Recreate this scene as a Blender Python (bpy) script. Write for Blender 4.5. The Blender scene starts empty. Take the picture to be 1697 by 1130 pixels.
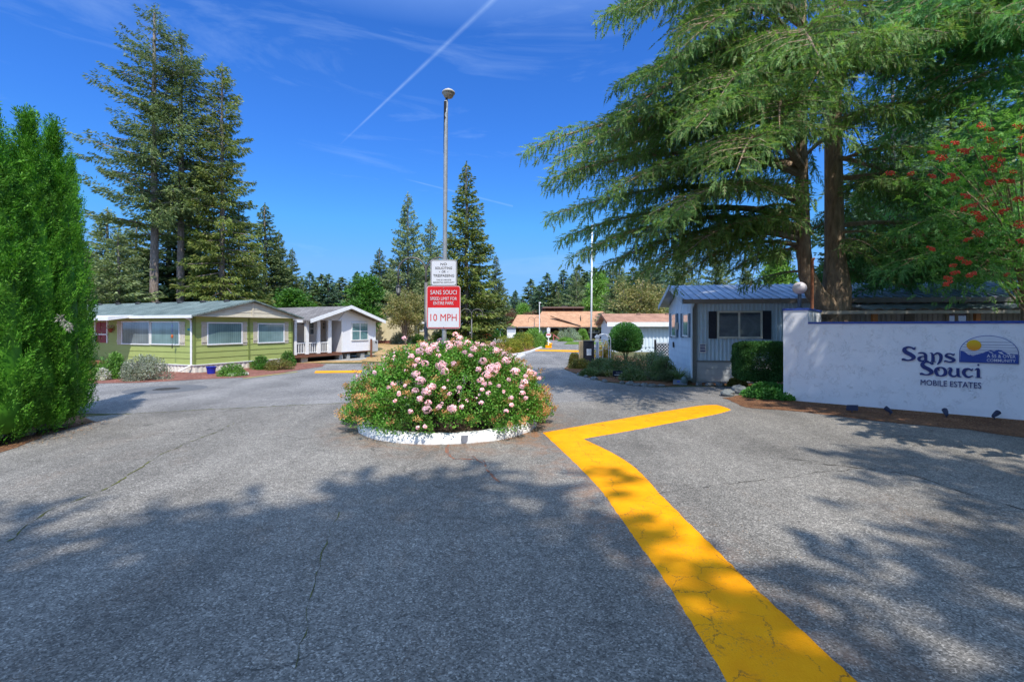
import bpy, math, random
import numpy as np
from mathutils import Vector, Matrix

C = bpy.context.scene.collection
SC = bpy.context.scene
# ------------------------------------------------------------------ camera
F = 800.0; EYE = 2.1; HX = 848.5; HY = 541.0
cam = bpy.data.cameras.new('camera'); camo = bpy.data.objects.new('camera', cam); C.objects.link(camo)
camo.location = (0, 0, EYE); camo.rotation_euler = (math.radians(90), 0, 0)
cam.sensor_width = 36; cam.lens = F/1697*36; cam.shift_y = -24/1697; cam.clip_end = 3000; cam.clip_start = .05
SC.camera = camo
# ------------------------------------------------------------------ light
SUN_EL, SUN_AZ = 56.0, 162.0
w = bpy.data.worlds.new('World'); SC.world = w; w.use_nodes = True
def setup_world():
    nt = w.node_tree; N = nt.nodes; L = nt.links; N.clear()
    out = N.new('ShaderNodeOutputWorld'); bg = N.new('ShaderNodeBackground'); bg.inputs[1].default_value = 0.14
    sky = N.new('ShaderNodeTexSky'); sky.sky_type = 'NISHITA'; sky.sun_disc = False
    sky.sun_elevation = math.radians(SUN_EL); sky.sun_rotation = math.radians(SUN_AZ)
    sky.altitude = 200; sky.air_density = 1.05; sky.dust_density = 0.1; sky.ozone_density = 8.0
    hs = N.new('ShaderNodeHueSaturation'); hs.inputs['Saturation'].default_value = 1.12; hs.inputs['Hue'].default_value = 0.507
    L.new(sky.outputs[0], hs.inputs['Color'])
    tn = N.new('ShaderNodeMixRGB'); tn.blend_type = 'MULTIPLY'; tn.inputs[0].default_value = 1; tn.inputs[2].default_value = (.44, .76, 1.04, 1); L.new(hs.outputs[0], tn.inputs[1])
    cap = N.new('ShaderNodeMixRGB'); cap.blend_type = 'DARKEN';  cap.inputs[2].default_value = (1.0, 2.2, 4.3, 1); L.new(tn.outputs[0], cap.inputs[1])
    tc = N.new('ShaderNodeTexCoord')
    def math_(op, a, b=None, clamp=False):
        n = N.new('ShaderNodeMath'); n.operation = op; n.use_clamp = clamp
        for i, v in enumerate((a, b)):
            if v is None: continue
            if isinstance(v, (int, float)): n.inputs[i].default_value = v
            else: L.new(v, n.inputs[i])
        return n.outputs[0]
    def dotc(vec):
        n = N.new('ShaderNodeVectorMath'); n.operation = 'DOT_PRODUCT'; L.new(tc.outputs['Generated'], n.inputs[0]); n.inputs[1].default_value = vec
        return n.outputs['Value']
    def noise(scale, st, detail=5):
        m = N.new('ShaderNodeMapping'); m.inputs['Scale'].default_value = st; m.inputs['Rotation'].default_value = (0, .5, .3)
        n = N.new('ShaderNodeTexNoise'); n.inputs['Scale'].default_value = scale; n.inputs['Detail'].default_value = detail; n.inputs['Roughness'].default_value = .62
        n.inputs['Distortion'].default_value = .6
        L.new(tc.outputs['Generated'], m.inputs[0]); L.new(m.outputs[0], n.inputs['Vector']); return n.outputs[0]
    def direc(px, py):
        return Vector(((px-HX)/F, 1, (HY-py)/F)).normalized()
    def trail(a, b, w0, w1, dens):
        d1, d2 = direc(*a), direc(*b); n = d1.cross(d2).normalized(); t = (d2-d1); Lr = t.length; t.normalize()
        dist = math_('ABSOLUTE', dotc(n))
        along = math_('DIVIDE', math_('SUBTRACT', dotc(t), d1.dot(t)), Lr)
        width = math_('ADD', math_('MULTIPLY', along, w1-w0), w0)
        f = math_('SUBTRACT', 1.0, math_('DIVIDE', dist, math_('MAXIMUM', width, 1e-4)), True)
        f = math_('POWER', f, 1.3)
        g = math_('MULTIPLY', math_('MULTIPLY', math_('GREATER_THAN', along, 0), math_('LESS_THAN', along, 1)), math_('MULTIPLY', math_('MULTIPLY', along, 6.0, True), dens))
        fr = math_('MULTIPLY', math_('MULTIPLY', f, g), math_('ADD', math_('MULTIPLY', noise(28, (1, 1, 1), 4), 1.3), .2))
        front = math_('GREATER_THAN', dotc((0, 1, 0)), 0)
        return math_('MULTIPLY', fr, front)
    zz = math_('ABSOLUTE', dotc((0, 0, 1))); L.new(math_('MULTIPLY', math_('SUBTRACT', 1.0, math_('MULTIPLY', zz, 2.0), True), 1.0), cap.inputs[0])
    t1 = trail((560, 243), (860, -40), .002, .0075, .22)
    t2 = trail((668, 296), (850, 342), .002, .003, .16)
    c = noise(2.6, (1.0, 1.0, 5.5), 7)
    r = N.new('ShaderNodeValToRGB'); r.color_ramp.elements[0].position = .54; r.color_ramp.elements[1].position = .86
    L.new(c, r.inputs[0])
    cl = math_('MULTIPLY', r.outputs[0], .26)
    # added bright sky, unseen overhead and behind the viewer, to lift the shade
    ov = math_('MAXIMUM', math_('MULTIPLY', math_('SUBTRACT', dotc((0, 0, 1)), .52), 4.0, True), math_('MULTIPLY', math_('SUBTRACT', dotc((0, -1, 0)), .05), 4.0, True))
    fill_veil = math_('MULTIPLY', ov, math_('ADD', math_('MULTIPLY', noise(3.1, (1, 1, 2), 5), .9), .35), True)
    tot = math_('ADD', math_('ADD', t1, t2), cl, True)
    mx = N.new('ShaderNodeMixRGB'); L.new(tot, mx.inputs[0]); L.new(cap.outputs[0], mx.inputs[1]); mx.inputs[2].default_value = (3.4, 4.6, 6.2, 1)
    m2 = N.new('ShaderNodeMixRGB'); L.new(fill_veil, m2.inputs[0]); L.new(mx.outputs[0], m2.inputs[1]); m2.inputs[2].default_value = (3.5, 5.4, 9.0, 1)
    L.new(m2.outputs[0], bg.inputs[0]); L.new(bg.outputs[0], out.inputs[0])
setup_world()
sun = bpy.data.lights.new('sun', 'SUN'); sun.energy = 3.7; sun.angle = math.radians(.55); sun.color = (1, .955, .88)
suno = bpy.data.objects.new('sun', sun); C.objects.link(suno)
_e, _a = math.radians(SUN_EL), math.radians(SUN_AZ)
SDIR = Vector((math.sin(_a)*math.cos(_e), math.cos(_a)*math.cos(_e), math.sin(_e)))
suno.rotation_euler = (-SDIR).to_track_quat('-Z', 'Y').to_euler()
SC.view_settings.view_transform = 'Standard'; SC.view_settings.look = 'None'; SC.view_settings.gamma = 1
SC.view_settings.exposure = 0.6
SC.cycles.max_bounces = 6; SC.cycles.transparent_max_bounces = 8; SC.cycles.diffuse_bounces = 3

SHADE_TREES = [(-1.2, -9.2, 20.3, 0, .95, 'tall fir behind the viewer, shading the near asphalt'), (3.2, -9.5, 23.5, 90, .95, 'tallest fir behind the viewer on the right'), (8.4, -8.5, 19.5, 200, .85, 'fir to the right behind the viewer'),
    (11.9, 5.6, 15, 30, .95, 'fir at the right roadside, outside the view'), (-4.4, -9.2, 14.5, 140, .95, 'smaller fir behind the viewer on the left'), (16.2, .5, 19, 10, 1.0, 'fir far right behind the viewer'), (9.6, -3.2, 17.5, 70, .55, 'slender fir at the right, just behind the viewer')]
# ------------------------------------------------------------------ projection helpers
def P(px, py, d): return Vector(((px-HX)/F*d, d, EYE-(py-HY)/F*d))
def G(px, py): d = EYE*F/(py-HY); return ((px-HX)/F*d, d)
def zat(py, d): return EYE-(py-HY)/F*d
class Frame:
    """a building's local frame; turns a pixel on one of its walls into local coordinates"""
    def __init__(s, ox, oy, rz):
        s.o = (ox, oy); s.r = math.radians(rz); s.c = math.cos(s.r); s.s = math.sin(s.r)
    def tol(s, x, y):
        return (x*s.c+y*s.s, -x*s.s+y*s.c)
    def hit(s, face, c, px, py):
        k = (px-HX)/F; lo = s.tol(-s.o[0], -s.o[1]); ld = s.tol(k, 1.0)
        i = 0 if face[0] == 'x' else 1
        t = (c-lo[i])/ld[i]; j = 1-i
        return lo[j]+ld[j]*t, EYE-(py-HY)/F*t
    def world(s, x, y): return (s.o[0]+x*s.c-y*s.s, s.o[1]+x*s.s+y*s.c)
# ------------------------------------------------------------------ mesh helpers
def link_mesh(name, V, Fc, mat, parent=None, smooth=False):
    me = bpy.data.meshes.new(name)
    if isinstance(V, np.ndarray):
        n = len(V); q = len(Fc); me.vertices.add(n); me.vertices.foreach_set('co', V.astype(np.float32).ravel())
        k = Fc.shape[1]
        me.loops.add(q*k); me.loops.foreach_set('vertex_index', Fc.astype(np.int32).ravel())
        me.polygons.add(q); me.polygons.foreach_set('loop_start', np.arange(0, q*k, k, dtype=np.int32))
        me.update(calc_edges=True)
    else:
        me.from_pydata([tuple(v) for v in V], [], Fc); me.update()
    if mat: me.materials.append(mat)
    if smooth: me.polygons.foreach_set('use_smooth', [True]*len(me.polygons))
    o = bpy.data.objects.new(name, me); C.objects.link(o)
    if parent: o.parent = parent
    return o
class MB:
    def __init__(s): s.v = []; s.f = []
    def add(s, vs, fs):
        b = len(s.v); s.v += [tuple(v) for v in vs]; s.f += [tuple(i+b for i in f) for f in fs]; return s
    def box(s, x0, x1, y0, y1, z0, z1):
        if x0 > x1: x0, x1 = x1, x0
        if y0 > y1: y0, y1 = y1, y0
        if z0 > z1: z0, z1 = z1, z0
        return s.add([(x0,y0,z0),(x1,y0,z0),(x1,y1,z0),(x0,y1,z0),(x0,y0,z1),(x1,y0,z1),(x1,y1,z1),(x0,y1,z1)],
                     [(0,3,2,1),(4,5,6,7),(0,1,5,4),(1,2,6,5),(2,3,7,6),(3,0,4,7)])
    def prism(s, pts, a, b, ax='y'):
        """2-D outline pts extruded from a to b along ax"""
        n = len(pts)
        def m(p, t): return {'y': (p[0], t, p[1]), 'x': (t, p[0], p[1]), 'z': (p[0], p[1], t)}[ax]
        vs = [m(p, a) for p in pts]+[m(p, b) for p in pts]
        fs = [tuple(range(n)), tuple(range(2*n-1, n-1, -1))]+[(i, i+n, (i+1) % n+n, (i+1) % n) for i in range(n)]
        return s.add(vs, fs)
    def tube(s, pts, rad, n=8, cap=True):
        pts = [Vector(p) for p in pts]
        if not hasattr(rad, '__len__'): rad = [rad]*len(pts)
        vs = []; up = Vector((.13, .27, 1)).normalized()
        for i, p in enumerate(pts):
            t = (pts[min(i+1, len(pts)-1)]-pts[max(i-1, 0)]).normalized()
            if abs(t.dot(up)) > .97: up = Vector((1, .1, 0)).normalized()
            a = t.cross(up).normalized(); b = t.cross(a).normalized(); up = -b if abs(b.dot(up)) < .3 else up
            for k in range(n):
                q = 2*math.pi*k/n; vs.append(p+(a*math.cos(q)+b*math.sin(q))*rad[i])
        fs = [(i*n+k, i*n+(k+1) % n, (i+1)*n+(k+1) % n, (i+1)*n+k) for i in range(len(pts)-1) for k in range(n)]
        if cap: fs += [tuple(range(n-1, -1, -1)), tuple(range((len(pts)-1)*n, len(pts)*n))]
        return s.add(vs, fs)
    def lathe(s, prof, cx=0, cy=0, n=16):
        vs = [(cx+r*math.cos(2*math.pi*k/n), cy+r*math.sin(2*math.pi*k/n), z) for r, z in prof for k in range(n)]
        fs = [(i*n+k, i*n+(k+1) % n, (i+1)*n+(k+1) % n, (i+1)*n+k) for i in range(len(prof)-1) for k in range(n)]
        return s.add(vs, fs)
    def blob(s, c, r, seg=10, ring=6, amp=0, seed=0):
        rn = random.Random(seed); vs = []; fs = []
        for i in range(ring+1):
            th = math.pi*i/ring
            for k in range(seg):
                q = 2*math.pi*k/seg; m = 1+rn.uniform(-amp, amp)
                vs.append((c[0]+r[0]*m*math.sin(th)*math.cos(q), c[1]+r[1]*m*math.sin(th)*math.sin(q), c[2]+r[2]*m*math.cos(th)))
        for i in range(ring):
            for k in range(seg): fs.append((i*seg+k, (i+1)*seg+k, (i+1)*seg+(k+1) % seg, i*seg+(k+1) % seg))
        return s.add(vs, fs)
    def build(s, name, mat, parent=None, smooth=False, bevel=0):
        o = link_mesh(name, s.v, s.f, mat, parent, smooth)
        if bevel:
            b = o.modifiers.new('bevel', 'BEVEL'); b.width = bevel; b.segments = 2; b.limit_method = 'ANGLE'
        return o
def prop(o, label=None, cat=None, group=None, kind=None):
    if label: o['label'] = label
    if cat: o['category'] = cat
    if group: o['group'] = group
    if kind: o['kind'] = kind
    return o
def thing(name, label, cat, loc=(0, 0, 0), rz=0, group=None):
    o = bpy.data.objects.new(name, None); C.objects.link(o); o.location = loc; o.rotation_euler = (0, 0, math.radians(rz)); o.empty_display_size = .2
    return prop(o, label, cat, group)
def copy_tree(o, parent=None):
    c = o.copy(); C.objects.link(c); c.parent = parent
    for ch in [x for x in bpy.data.objects if x.parent == o]: copy_tree(ch, c)
    return c
# ------------------------------------------------------------------ materials
MATS = {}
def _new(name):
    m = bpy.data.materials.new(name); m.use_nodes = True; nt = m.node_tree; nt.nodes.clear()
    out = nt.nodes.new('ShaderNodeOutputMaterial'); return m, nt, out
def col(c): return (c[0], c[1], c[2], 1)
def nz(nt, vec, scale, detail=4, rough=.6, dist=0):
    n = nt.nodes.new('ShaderNodeTexNoise'); n.inputs['Scale'].default_value = scale; n.inputs['Detail'].default_value = detail
    n.inputs['Roughness'].default_value = rough; n.inputs['Distortion'].default_value = dist
    nt.links.new(vec, n.inputs['Vector']); return n.outputs[0]
def ramp(nt, fac, stops):
    r = nt.nodes.new('ShaderNodeValToRGB'); e = r.color_ramp.elements
    while len(e) < len(stops): e.new(.5)
    for el, (p, c) in zip(e, stops): el.position = p; el.color = col(c) if hasattr(c, '__len__') else (c, c, c, 1)
    nt.links.new(fac, r.inputs[0]); return r.outputs[0]
def mix(nt, fac, a, b, mode='MIX'):
    m = nt.nodes.new('ShaderNodeMixRGB'); m.blend_type = mode
    for i, v in enumerate((fac, a, b)):
        if hasattr(v, 'is_linked') or hasattr(v, 'links'): nt.links.new(v, m.inputs[i])
        elif i == 0: m.inputs[0].default_value = v
        else: m.inputs[i].default_value = col(v)
    return m.outputs[0]
def vecs(nt, scale=(1, 1, 1), world=False, rot=(0, 0, 0)):
    if world:
        g = nt.nodes.new('ShaderNodeNewGeometry'); o = g.outputs['Position']
    else:
        t = nt.nodes.new('ShaderNodeTexCoord'); o = t.outputs['Object']
    m = nt.nodes.new('ShaderNodeMapping'); m.inputs['Scale'].default_value = scale; m.inputs['Rotation'].default_value = rot
    nt.links.new(o, m.inputs[0]); return m.outputs[0]
def bsdf(nt, out, color, rough=.8, spec=.4, metal=0, bump=None, bstr=.3, bdist=.02, emit=None, coat=0):
    b = nt.nodes.new('ShaderNodeBsdfPrincipled')
    if hasattr(color, '__len__'): b.inputs['Base Color'].default_value = col(color)
    else: nt.links.new(color, b.inputs['Base Color'])
    if isinstance(rough, (int, float)): b.inputs['Roughness'].default_value = rough
    else: nt.links.new(rough, b.inputs['Roughness'])
    b.inputs['Specular IOR Level'].default_value = spec; b.inputs['Metallic'].default_value = metal
    b.inputs['Coat Weight'].default_value = coat
    if bump is not None:
        bp = nt.nodes.new('ShaderNodeBump'); bp.inputs['Strength'].default_value = bstr; bp.inputs['Distance'].default_value = bdist
        nt.links.new(bump, bp.inputs['Height']); nt.links.new(bp.outputs[0], b.inputs['Normal'])
    nt.links.new(b.outputs[0], out.inputs[0]); return b
def mat(name, c1, c2=None, scale=4, rough=.75, spec=.35, metal=0, bump=0, bscale=40, stretch=(1, 1, 1), lo=.35, hi=.65, bdist=.01, coat=0):
    """paint/wood/plaster: two tones blended by noise, with a fine bump"""
    if name in MATS: return MATS[name]
    m, nt, out = _new(name); v = vecs(nt, stretch)
    if c2 is None: c2 = tuple(x*.82 for x in c1)
    c = ramp(nt, nz(nt, v, scale, 6), [(lo, c1), (hi, c2)])
    bsdf(nt, out, c, rough, spec, metal, nz(nt, v, bscale, 3) if bump else None, bump, bdist, coat=coat)
    MATS[name] = m; return m
def leafmat(name, cols, trans=.32, big=.5, rough=.55, patch=None):
    """foliage: hue by leaf (random per island), broad patches by noise, some light passing through"""
    if name in MATS: return MATS[name]
    m, nt, out = _new(name)
    g = nt.nodes.new('ShaderNodeNewGeometry')
    n = len(cols); c = ramp(nt, g.outputs['Random Per Island'], [(i/max(1, n-1), cc) for i, cc in enumerate(cols)])
    v = vecs(nt)
    k = ramp(nt, nz(nt, v, big, 3), [(.38, .95), (.62, 1.75)])
    c = mix(nt, 1.0, c, k, 'MULTIPLY')
    if patch: c = mix(nt, ramp(nt, nz(nt, v, patch[1], 2), [(patch[2], 0.), (patch[2]+.1, 1.)]), c, patch[0])
    b = nt.nodes.new('ShaderNodeBsdfPrincipled'); nt.links.new(c, b.inputs['Base Color']); b.inputs['Roughness'].default_value = rough; b.inputs['Specular IOR Level'].default_value = .25
    t = nt.nodes.new('ShaderNodeBsdfTranslucent'); nt.links.new(mix(nt, 1.0, c, (1.3, 1.35, .7), 'MULTIPLY'), t.inputs[0])
    ms = nt.nodes.new('ShaderNodeMixShader'); ms.inputs[0].default_value = trans
    nt.links.new(b.outputs[0], ms.inputs[1]); nt.links.new(t.outputs[0], ms.inputs[2]); nt.links.new(ms.outputs[0], out.inputs[0])
    MATS[name] = m; return m
def asphalt(name, base, vscale, tint=(.23, .13, .07), stain=.5, rough=.85, spots=1.0):
    m, nt, out = _new(name); v = vecs(nt, world=True)
    vo = nt.nodes.new('ShaderNodeTexVoronoi'); vo.inputs['Scale'].default_value = vscale; nt.links.new(v, vo.inputs['Vector'])
    b = base
    sep = nt.nodes.new('ShaderNodeSeparateColor'); nt.links.new(vo.outputs['Color'], sep.inputs[0])
    stones = ramp(nt, sep.outputs[0], [(0, tuple(x*.42 for x in b)), (.5, tuple(x*.88 for x in b)), (.88, tuple(x*1.28 for x in b)), (1, tuple(min(.8, x*(1+3.2*spots)) for x in b))])
    fine = ramp(nt, nz(nt, v, 9, 6, .7), [(.3, .74), (.7, 1.22)])
    c = mix(nt, 1.0, stones, fine, 'MULTIPLY')
    broad = ramp(nt, nz(nt, v, .45, 6, .68, .6), [(.32, .74), (.68, 1.17)])
    c = mix(nt, 1.0, c, broad, 'MULTIPLY')
    lane = ramp(nt, nz(nt, vecs(nt, (1.1, .16, 1), True, (0, 0, -.25)), .9, 4, .6, .3), [(.38, .84), (.62, 1.08)])
    c = mix(nt, 1.0, c, lane, 'MULTIPLY')
    oil = ramp(nt, nz(nt, vecs(nt, (1, 1, 1), True, (0, 0, 1.1)), 1.7, 5, .6, .5), [(.66, 1.), (.74, .72)])
    c = mix(nt, 1.0, c, oil, 'MULTIPLY')
    st = ramp(nt, nz(nt, vecs(nt, (.8, .35, 1), True, (0, 0, .7)), .9, 6, .7, .4), [(.55, 0.), (.72, 1.)])
    fl = ramp(nt, nz(nt, v, 60, 3, .7), [(.5, 0.), (.62, 1.)])
    c = mix(nt, mix(nt, 1.0, mix(nt, 1.0, st, fl, 'MULTIPLY'), (stain,)*3, 'MULTIPLY'), c, tint)
    # rusty litter stain round the island and beside the yellow strip
    ds = nt.nodes.new('ShaderNodeVectorMath'); ds.operation = 'DISTANCE'; nt.links.new(v, ds.inputs[0]); ds.inputs[1].default_value = (-1.2, 10.3, 0)
    ring = ramp(nt, ds.outputs['Value'], [(0, 1.), (1, 1.)]); mr = nt.nodes.new('ShaderNodeMapRange'); mr.inputs[1].default_value = 1.9; mr.inputs[2].default_value = 2.9; mr.inputs[3].default_value = 1; mr.inputs[4].default_value = 0; nt.links.new(ds.outputs['Value'], mr.inputs[0])
    dl = nt.nodes.new('ShaderNodeVectorMath'); dl.operation = 'DOT_PRODUCT'; nt.links.new(v, dl.inputs[0]); dl.inputs[1].default_value = (.98, .2, 0)
    m2 = nt.nodes.new('ShaderNodeMapRange'); m2.inputs[1].default_value = 2.3; m2.inputs[2].default_value = 3.3; m2.inputs[3].default_value = 1; m2.inputs[4].default_value = 0; nt.links.new(dl.outputs['Value'], m2.inputs[0])
    m3 = nt.nodes.new('ShaderNodeMapRange'); m3.inputs[1].default_value = 1.6; m3.inputs[2].default_value = 2.1; nt.links.new(dl.outputs['Value'], m3.inputs[0])
    near = mix(nt, 1.0, mix(nt, 1., m2.outputs[0], m3.outputs[0], 'MULTIPLY'), mr.outputs[0], 'ADD')
    blot = ramp(nt, nz(nt, v, 2.3, 7, .75, .8), [(.44, 0.), (.66, .75)])
    c = mix(nt, mix(nt, 1., near, blot, 'MULTIPLY'), c, (.27, .14, .075))
    # fine meandering cracks
    dv = nt.nodes.new('ShaderNodeVectorMath'); dv.operation = 'MULTIPLY_ADD'
    nn = nt.nodes.new('ShaderNodeTexNoise'); nn.inputs['Scale'].default_value = 2.2; nn.inputs['Detail'].default_value = 5; nt.links.new(v, nn.inputs['Vector'])
    nt.links.new(nn.outputs['Color'], dv.inputs[0]); dv.inputs[1].default_value = (.7, .7, 0); nt.links.new(v, dv.inputs[2])
    ve = nt.nodes.new('ShaderNodeTexVoronoi'); ve.feature = 'DISTANCE_TO_EDGE'; ve.inputs['Scale'].default_value = .16; nt.links.new(dv.outputs[0], ve.inputs['Vector'])
    cr = ramp(nt, ve.outputs['Distance'], [(0, 1.), (.0016, 0.)])
    gate = ramp(nt, nz(nt, v, .8, 3), [(.53, 0.), (.6, .6)])
    c = mix(nt, mix(nt, 1.0, cr, gate, 'MULTIPLY'), c, (.02, .019, .016))
    bsdf(nt, out, c, rough, .3, 0, vo.outputs['Distance'], .3, .004)
    return m
def bark_mulch(name, cols, scale=28):
    m, nt, out = _new(name); v = vecs(nt, world=True)
    vo = nt.nodes.new('ShaderNodeTexVoronoi'); vo.inputs['Scale'].default_value = scale; vo.inputs['Randomness'].default_value = 1; nt.links.new(v, vo.inputs['Vector'])
    sep = nt.nodes.new('ShaderNodeSeparateColor'); nt.links.new(vo.outputs['Color'], sep.inputs[0])
    n = len(cols); c = ramp(nt, sep.outputs[0], [(i/(n-1), cc) for i, cc in enumerate(cols)])
    c = mix(nt, 1.0, c, ramp(nt, nz(nt, v, 1.3, 5), [(.3, .7), (.7, 1.25)]), 'MULTIPLY')
    bsdf(nt, out, c, .95, .1, 0, nz(nt, v, scale*1.3, 4), .9, .03)
    return m

# ------------------------------------------------------------------ sheets
def jag(pts, step=.5, amp=.06, seed=1):
    rn = random.Random(seed); out = []
    for i in range(len(pts)):
        a = Vector(pts[i]); b = Vector(pts[(i+1) % len(pts)]); n = max(1, int((b-a).length/step)); n = min(n, 60)
        for k in range(n):
            p = a.lerp(b, k/n); out.append((p.x+rn.uniform(-amp, amp), p.y+rn.uniform(-amp, amp)))
    return out
from mathutils.geometry import tessellate_polygon
def sheet(name, pts, z, m, kind='structure', amp=0, step=.5, seed=1, parent=None):
    if amp: pts = jag(pts, step, amp, seed)
    v3 = [Vector((p[0], p[1], z)) for p in pts]
    tri = [tuple(t) for t in tessellate_polygon([v3])]
    # keep faces pointing up
    fs = []
    for t in tri:
        a, b, c = (v3[i] for i in t)
        fs.append(t if (b-a).cross(c-a).z > 0 else (t[0], t[2], t[1]))
    o = link_mesh(name, v3, fs, m, parent)
    if kind: o['kind'] = kind
    return o
def GP(*pp): return [G(*p) for p in pp]
# ------------------------------------------------------------------ text
def text(name, s, parent, m, x, z, wd, ht, y=0, depth=.004, bold=0, face='y'):
    """raised lettering: s fitted in a box wd x ht whose lower-left corner is (x, z) on the plane y"""
    cu = bpy.data.curves.new(name, 'FONT'); cu.body = s; cu.extrude = depth/2; cu.offset = bold; cu.resolution_u = 3
    t = bpy.data.objects.new(name, cu); C.objects.link(t)
    bpy.context.view_layer.update()
    me = bpy.data.meshes.new_from_object(t.evaluated_get(bpy.context.evaluated_depsgraph_get()))
    bpy.data.objects.remove(t); bpy.data.curves.remove(cu)
    n = len(me.vertices); a = np.zeros(n*3, np.float32); me.vertices.foreach_get('co', a); a = a.reshape(-1, 3)
    lo = a.min(0); hi = a.max(0)
    b = np.empty_like(a)
    b[:, 0] = x+(a[:, 0]-lo[0])/(hi[0]-lo[0])*wd; b[:, 2] = z+(a[:, 1]-lo[1])/(hi[1]-lo[1])*ht
    b[:, 1] = y-(a[:, 2]-lo[2])
    me.vertices.foreach_set('co', b.ravel()); me.materials.append(m); me.update(); me.name = name
    o = bpy.data.objects.new(name, me); C.objects.link(o); o.parent = parent
    return o
# ------------------------------------------------------------------ foliage
def rng(seed): return np.random.default_rng(seed)
def unit(a): return a/np.maximum(np.linalg.norm(a, axis=-1, keepdims=True), 1e-9)
def diamonds(p, d, s, L, W):
    """one pointed leaf per row: base p, direction d, side s"""
    L = np.broadcast_to(np.asarray(L, float), (len(p),))[:, None]; W = np.broadcast_to(np.asarray(W, float), (len(p),))[:, None]
    m = p+d*L*.45
    V = np.stack([p, m+s*W/2, p+d*L, m-s*W/2], 1).reshape(-1, 3)
    return V
def leafobj(name, Vs, m, parent=None):
    V = np.concatenate(Vs); return link_mesh(name, V, np.arange(len(V)).reshape(-1, 4), m, parent)
def sidevec(d, r, flat=0.0):
    q = r.normal(size=d.shape)
    if flat: q = q*(1-flat)+np.array([0, 0, 1.0])*flat*1.5
    return unit(np.cross(d, q))
def lump_leaves(r, ctr, rad, n, L, W, outw=.8, up=.25, shell=.35):
    """leaves spread through one clump (centre ctr, radii rad)"""
    u = unit(r.normal(size=(n, 3))); k = 1-shell*r.random(n)**1.5
    p = ctr+u*rad*k[:, None]
    d = unit(u*outw+r.normal(size=(n, 3))*.6+np.array([0, 0, up]))
    return diamonds(p, d, sidevec(d, r), L*r.uniform(.65, 1.3, n), W*r.uniform(.7, 1.25, n))
def shrub_verts(seed, rx, ry, rz, n, L, W, lumps=26, lr=.34, base=0.0, flat_top=0):
    r = rng(seed); out = []
    u = unit(r.normal(size=(lumps, 3))); u[:, 2] = np.abs(u[:, 2])*1.0-.12
    rad = np.array([rx, ry, rz])
    per = n//(lumps+1)
    for i in range(lumps):
        s = lr*r.uniform(.7, 1.25); c = u[i]*rad*(1-s*.75)+np.array([0, 0, base])
        c[2] = max(c[2], base+rz*.1)
        out.append(lump_leaves(r, c, rad*s, per, L, W))
    c = np.array([0, 0, base+rz*.35]); out.append(lump_leaves(r, c, rad*np.array([.8, .8, .58]), per*3, L, W, shell=.5))
    V = np.concatenate(out)
    V[:, 2] = np.where(V[:, 2] < .01, np.abs(V[:, 2])*.5+.01, V[:, 2])
    return V
def shrub(name, label, cat, px, py, d, wpx, hpx, m, n=2600, L=.07, W=.03, seed=1, lumps=26, group=None, ry=None, lr=.34, stem=None):
    """a bush whose foot is at pixel (px, py), distance d; wpx, hpx its size in the photograph"""
    x = (px-HX)/F*d; rx = wpx/2/F*d; hz = hpx/F*d
    root = thing(name, label, cat, (x, d, 0), random.Random(seed).uniform(-20, 20), group)
    V = shrub_verts(seed, rx, ry or rx*.85, hz*.93, n, L, W, lumps, lr)
    link_mesh('foliage', V, np.arange(len(V)).reshape(-1, 4), m, root)
    s = MB(); rn = random.Random(seed)
    for i in range(7):
        a = rn.uniform(0, 6.28); q = rn.uniform(.3, .75)
        s.tube([(0.04*math.cos(a), .04*math.sin(a), -.03), (rx*q*.5*math.cos(a), rx*q*.5*math.sin(a), hz*.35), (rx*q*math.cos(a), rx*q*math.sin(a), hz*.75)], [.02, .014, .005], 5)
    s.build('stems', M_twig(), root)
    return root
def M_twig(): return mat('twig', (.13, .09, .06), (.07, .05, .035), 12, .9, .1)
def M_bark(): return mat('bark', (.34, .28, .25), (.17, .135, .115), 5, .95, .1, bump=1.0, bscale=9, stretch=(3, 3, .6), bdist=.06)

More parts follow.
